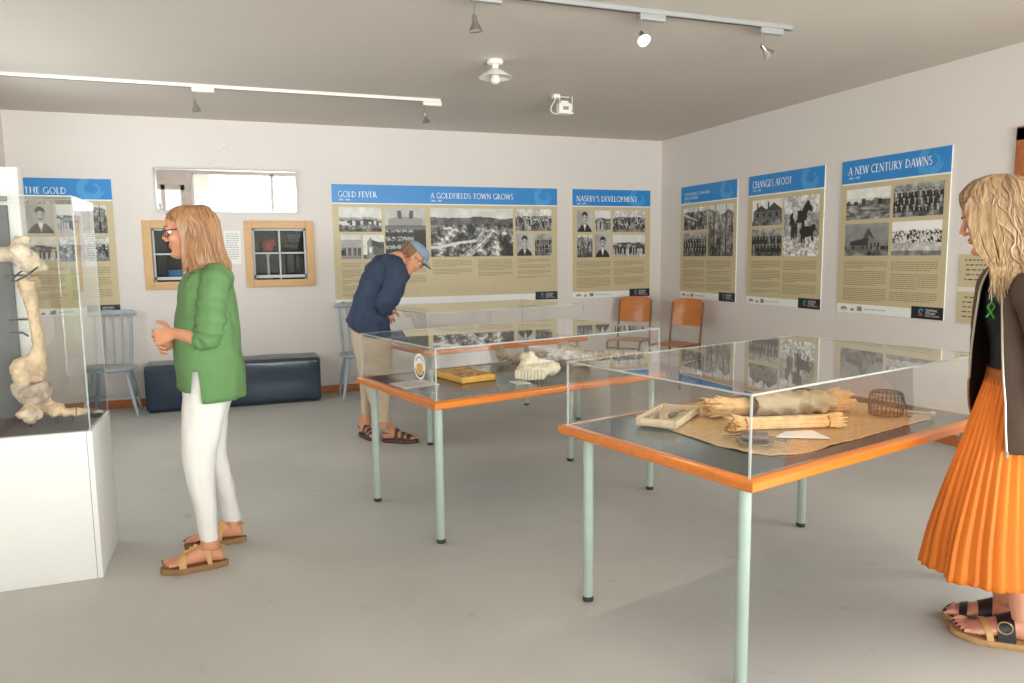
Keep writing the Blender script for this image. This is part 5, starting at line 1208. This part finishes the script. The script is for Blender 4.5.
# ---------------- woman in orange at the right edge, looking down into the nearest case
F3 = Frame(2.53, 1.83); r = thing('person', 'person with long blond hair, brown jacket and pleated orange skirt, looking into a case', 'person', (2.53, 1.83, 0))
H3 = Head(F3.p(995, 219, 0), -F3.u-F3.v*.05, math.radians(17), 0, 1.0); g = G(); H3.skin(g)
g.tube([H3.w(-.02, 0, -.05), F3.p(1007, 258, 0), F3.p(1012, 278, 0)], [.052, .05, .062], 14)
g.loft(F3.rings([(994, 272, 1030, 268, .085, 0), (990, 285, 1042, 280, .13, 0), (986, 310, 1046, 308, .14, 0), (992, 345, 1044, 345, .125, 0), (988, 380, 1052, 380, .13, 0), (990, 420, 1050, 420, .12, 0)], 20, 3))
limb(F3, g, [(1022, 285, .16, .045), (1028, 325, .2, .042), (1030, 360, .2, .037), (1020, 395, .19, .03), (1010, 420, .19, .025)]); hand(g, F3.p(1010, 420, .19), -F3.u*.3-UP, -F3.u, -F3.v, .95)
limb(F3, g, [(1030, 285, -.16, .045), (1046, 330, -.21, .042), (1050, 380, -.2, .037), (1046, 425, -.19, .03), (1040, 455, -.19, .025)]); hand(g, F3.p(1040, 456, -.19), -F3.u*.25-UP, -F3.u, F3.v, .95)
f3a = Foot(on_z(1047, 651, 0), on_z(953.5, 632, 0), .025, True, wk=1.2); f3b = Foot(on_z(1024, 631, 0), on_z(945, 616.5, 0), .025, False, wk=1.15)
limb(F3, g, [(1016, 410, -.08, .08), (1016, 500, -.09, .06), (1018, 560, -.1, .05), (1024, 620, -.12, .036)]); limb(F3, g, [(1012, 410, .08, .08), (1008, 500, .09, .06), (1006, 560, .1, .05), (1004, 602, .1, .036)])
f3a.skin(g, f3a.w(.045, 0, .2)); f3b.skin(g, f3b.w(.045, 0, .2)); body = body_part(g, 'skin_light', r); H3.features(body, 'hair_brown')
for f in (f3a, f3b):
    g = G()
    for p, q in f.toes: g.ell(p, (q*.75, q*.75, q*.4), nu=8, nv=6)
    part('toenail', g, 'nail_dark', body, True)
    s = f.sole('sandal', r, 'cork', .024, .008); g = G()
    if f is f3b: f.band('front_strap', s, 'black_leather', .20, .185, .026, .03); f.band('instep_strap', s, 'black_leather', .125, .12, .044, .05)
    else:
        st = f.band('instep_strap', s, 'black_leather', .125, .105, .034, .05); f.band('tan_strap', s, 'sandal_tan', .185, .15, .016, .02, y0=-.6)
        f.band('toe_strap', s, 'black_leather', .205, .20, .02, .02, y0=-.75, y1=-.1)
        g.tube([f.w(.113+.020*math.cos(a), .041+.0025+.006*math.sin(a)*0, .050+.02*math.sin(a)) for a in [2*PI*i/20 for i in range(21)]], .0028, 6); b_ = part('buckle', g, 'brass', r, True); b_.parent = s
g = G(); a = f3a.w(.045, 0, .12)
for i in range(14): t = 2*PI*i/14; g.ell(a+f3a.D*.043*math.cos(t)+f3a.S*.043*math.sin(t), .0045, nu=8, nv=6)
g.tube([a+f3a.D*.043*math.cos(t)+f3a.S*.043*math.sin(t) for t in [2*PI*i/24 for i in range(25)]], .0016, 5); part('anklet', g, 'bead_pearl', r, True)
# pleated skirt
NP = 46; n = NP*8; K = [(986.5, 371, 1054, 372, .138, 0), (982, 383, 1058, 384, .152, 0), (971, 410, 1068, 411, .172, 0), (961, 436, 1076, 438, .192, 0), (950.5, 462, 1085, 466, .218, 0), (940, 490, 1095, 497, .25, 0), (930, 522, 1105, 532, .285, 0), (924, 553, 1114, 568, .318, 0)]
R_ = F3.rings(K, n, 5, 2.05); m = len(R_); g = G(); out = []
for j, q in enumerate(R_):
    c = sum(q, V())/n; k = j/(m-1); row = []
    for i, p in enumerate(q):
        f = (i/8) % 1; saw = (f/.72 if f < .72 else (1-f)/.28)-.5; d = (p-c).normalized(); t = 2*PI*i/n
        row.append(p+d*saw*(.003+.008*k)+d*(.045*k*noise.noise(V((math.cos(t)*2.6, math.sin(t)*2.6, k*.8+3)))))
    out.append(row)
g.loft(out, cap=False); shell('pleated_skirt', g, 'orange_cloth', r, .003)
g = G(); g.loft(F3.rings([(987, 365, 1053, 366, .139, 0), (985.5, 372, 1054.5, 373, .143, 0), (983.5, 380, 1057, 381, .15, 0)], 48, 3, 2.05), cap=False); shell('waistband', g, 'waist_tan', r, .003)
g = G(); g.loft(F3.rings([(993, 271, 1028, 266, .075, 0), (987, 279, 1040, 274, .125, 0), (982.5, 292, 1047, 287, .16, 0), (983, 306, 1050, 302, .16, 0), (984, 318, 1051, 317, .155, 0), (988, 332, 1050, 331, .143, 0), (990, 350, 1049, 350, .135, 0), (987.5, 372, 1052, 373, .134, 0)], 40, 5, 2.2), cap=False); shell('black_top', g, 'black_jersey', r, .003, (.004, 16, (1, 1, .6), 2))
# open jacket: a sheet that runs from the far zip, round the back, to the near zip
K = [(990, 264, 1028, 259, .08, 0), (983, 271, 1040, 267, .105, 0), (976.5, 284, 1050, 279, .15, 0), (974, 300, 1056, 294, .195, 0), (971.5, 322, 1060, 318, .2, 0), (969.5, 345, 1063, 344, .205, 0), (968.5, 370, 1066, 370, .213, 0), (968, 392, 1070, 394, .222, 0), (966, 415, 1073, 418, .23, 0), (965, 438, 1076, 442, .236, 0)]
R0 = F3.rings(K, 160, 6, 2.2); g = G(); rows = []; m = len(R0); Zf, Zn = [], []
for j, q in enumerate(R0):
    k = j/(m-1); tf = PI+(.76-.66*k if k < .7 else .2-3.0*(k-.7)); tn = PI+1.29+.10*k; span = 2*PI-(tn-tf); row = []; c = sum(q, V())/160
    for i in range(97):
        t = (tf-span*i/96) % (2*PI); x = t/(2*PI)*160; a = int(x) % 160; row.append(q[a].lerp(q[(a+1) % 160], x-int(x)))
    rows.append(row); Zf.append(row[0]); Zn.append(row[-1])
g.loft(rows, cap=False, closed=False)
for s in (-1, 1):
    P, Q = F3.path([(1026, 284, s*.08, .055), (1032, 293, s*.16, .064), (1040, 305, s*.21, .066), (1047, 335, s*.225, .06), (1051, 370, s*.22, .055), (1050, 405, s*.21, .05), (1045, 438, s*.2, .045)] if s < 0 else [(1016, 272, s*.09, .06), (1024, 285, s*.17, .066), (1028, 305, s*.2, .064), (1030, 335, s*.21, .058), (1028, 370, s*.205, .052), (1018, 398, s*.195, .045), (1012, 415, s*.19, .042)], 5); g.tube(P, Q, 20)
jk = shell('jacket', g, 'brown_suede', r, .004, (.005, 12, (1, 1, .6), 8))
for Z in (Zf, Zn):
    g = G(); g.tube([p+(-F3.v)*.002 for p in Z], .0038, 6); g.box(Z[-1]-F3.v*.004, (.008, .008, .02)); part('zip', g, 'zip_steel', r, True).parent = jk; 
g = hair_shell(F3, [(992, 174.8, 1012, 174.5, .04, 0), (975, 181, 1024, 179, .074, 0), (963.5, 191, 1032, 188, .088, 0), (960.5, 201, 1037, 199, .092, 0), (965.5, 213, 1041, 212, .093, 0), (970.5, 229, 1044, 229, .095, 0), (979, 244, 1046, 244, .097, 0), (987, 256, 1047, 256, .108, 0), (990, 268, 1046, 268, .135, 0), (990.5, 282, 1040, 282, .165, 0), (994, 297, 1030, 295, .17, 0)], 5, strands=190, groove=.05, wav=.05, ends=.035, r=(.002, .005))
rnd = random.Random(6)
for k in range(26):
    x = 967+k*.9; P = smooth_path([F3.p(985+k, 183, -.07), F3.p(x-1+k*.3, 205, -.094), F3.p(x+3+k*.25, 228, -.102), F3.p(x+10+k*.2+rnd.uniform(-2, 2), 250, -.116), F3.p(990+k*.6+rnd.uniform(-3, 3), 272, -.155), F3.p(988+k*.8+rnd.uniform(-2, 3), 288+rnd.uniform(0, 14), -.19)], 4); g.tube(P, [.0042-.003*i/(len(P)-1) for i in range(len(P))], 5)
part('hair', g, 'hair_blond', r, True)
# pendant on a cord
g = G(); a, b = F3.p(991.5, 303, -.135), F3.p(993.5, 274, -.085); g.tube([a, F3.p(991.8, 290, -.125), b], .0018, 5); cord = part('necklace', g, 'cord_pale', r, True)
g = G(); c = F3.p(991, 311, -.14); g.tube(smooth_path([c+F3.u*.011-UP*.026, c-F3.u*.002, c-F3.u*.009+UP*.014, c+UP*.027, c+F3.u*.010+UP*.014, c+F3.u*.002, c-F3.u*.013-UP*.022], 5), [.0045, *[.0055]*29, .0045], 8, flat=.7); part('twist_pendant', g, 'jade', cord, True)
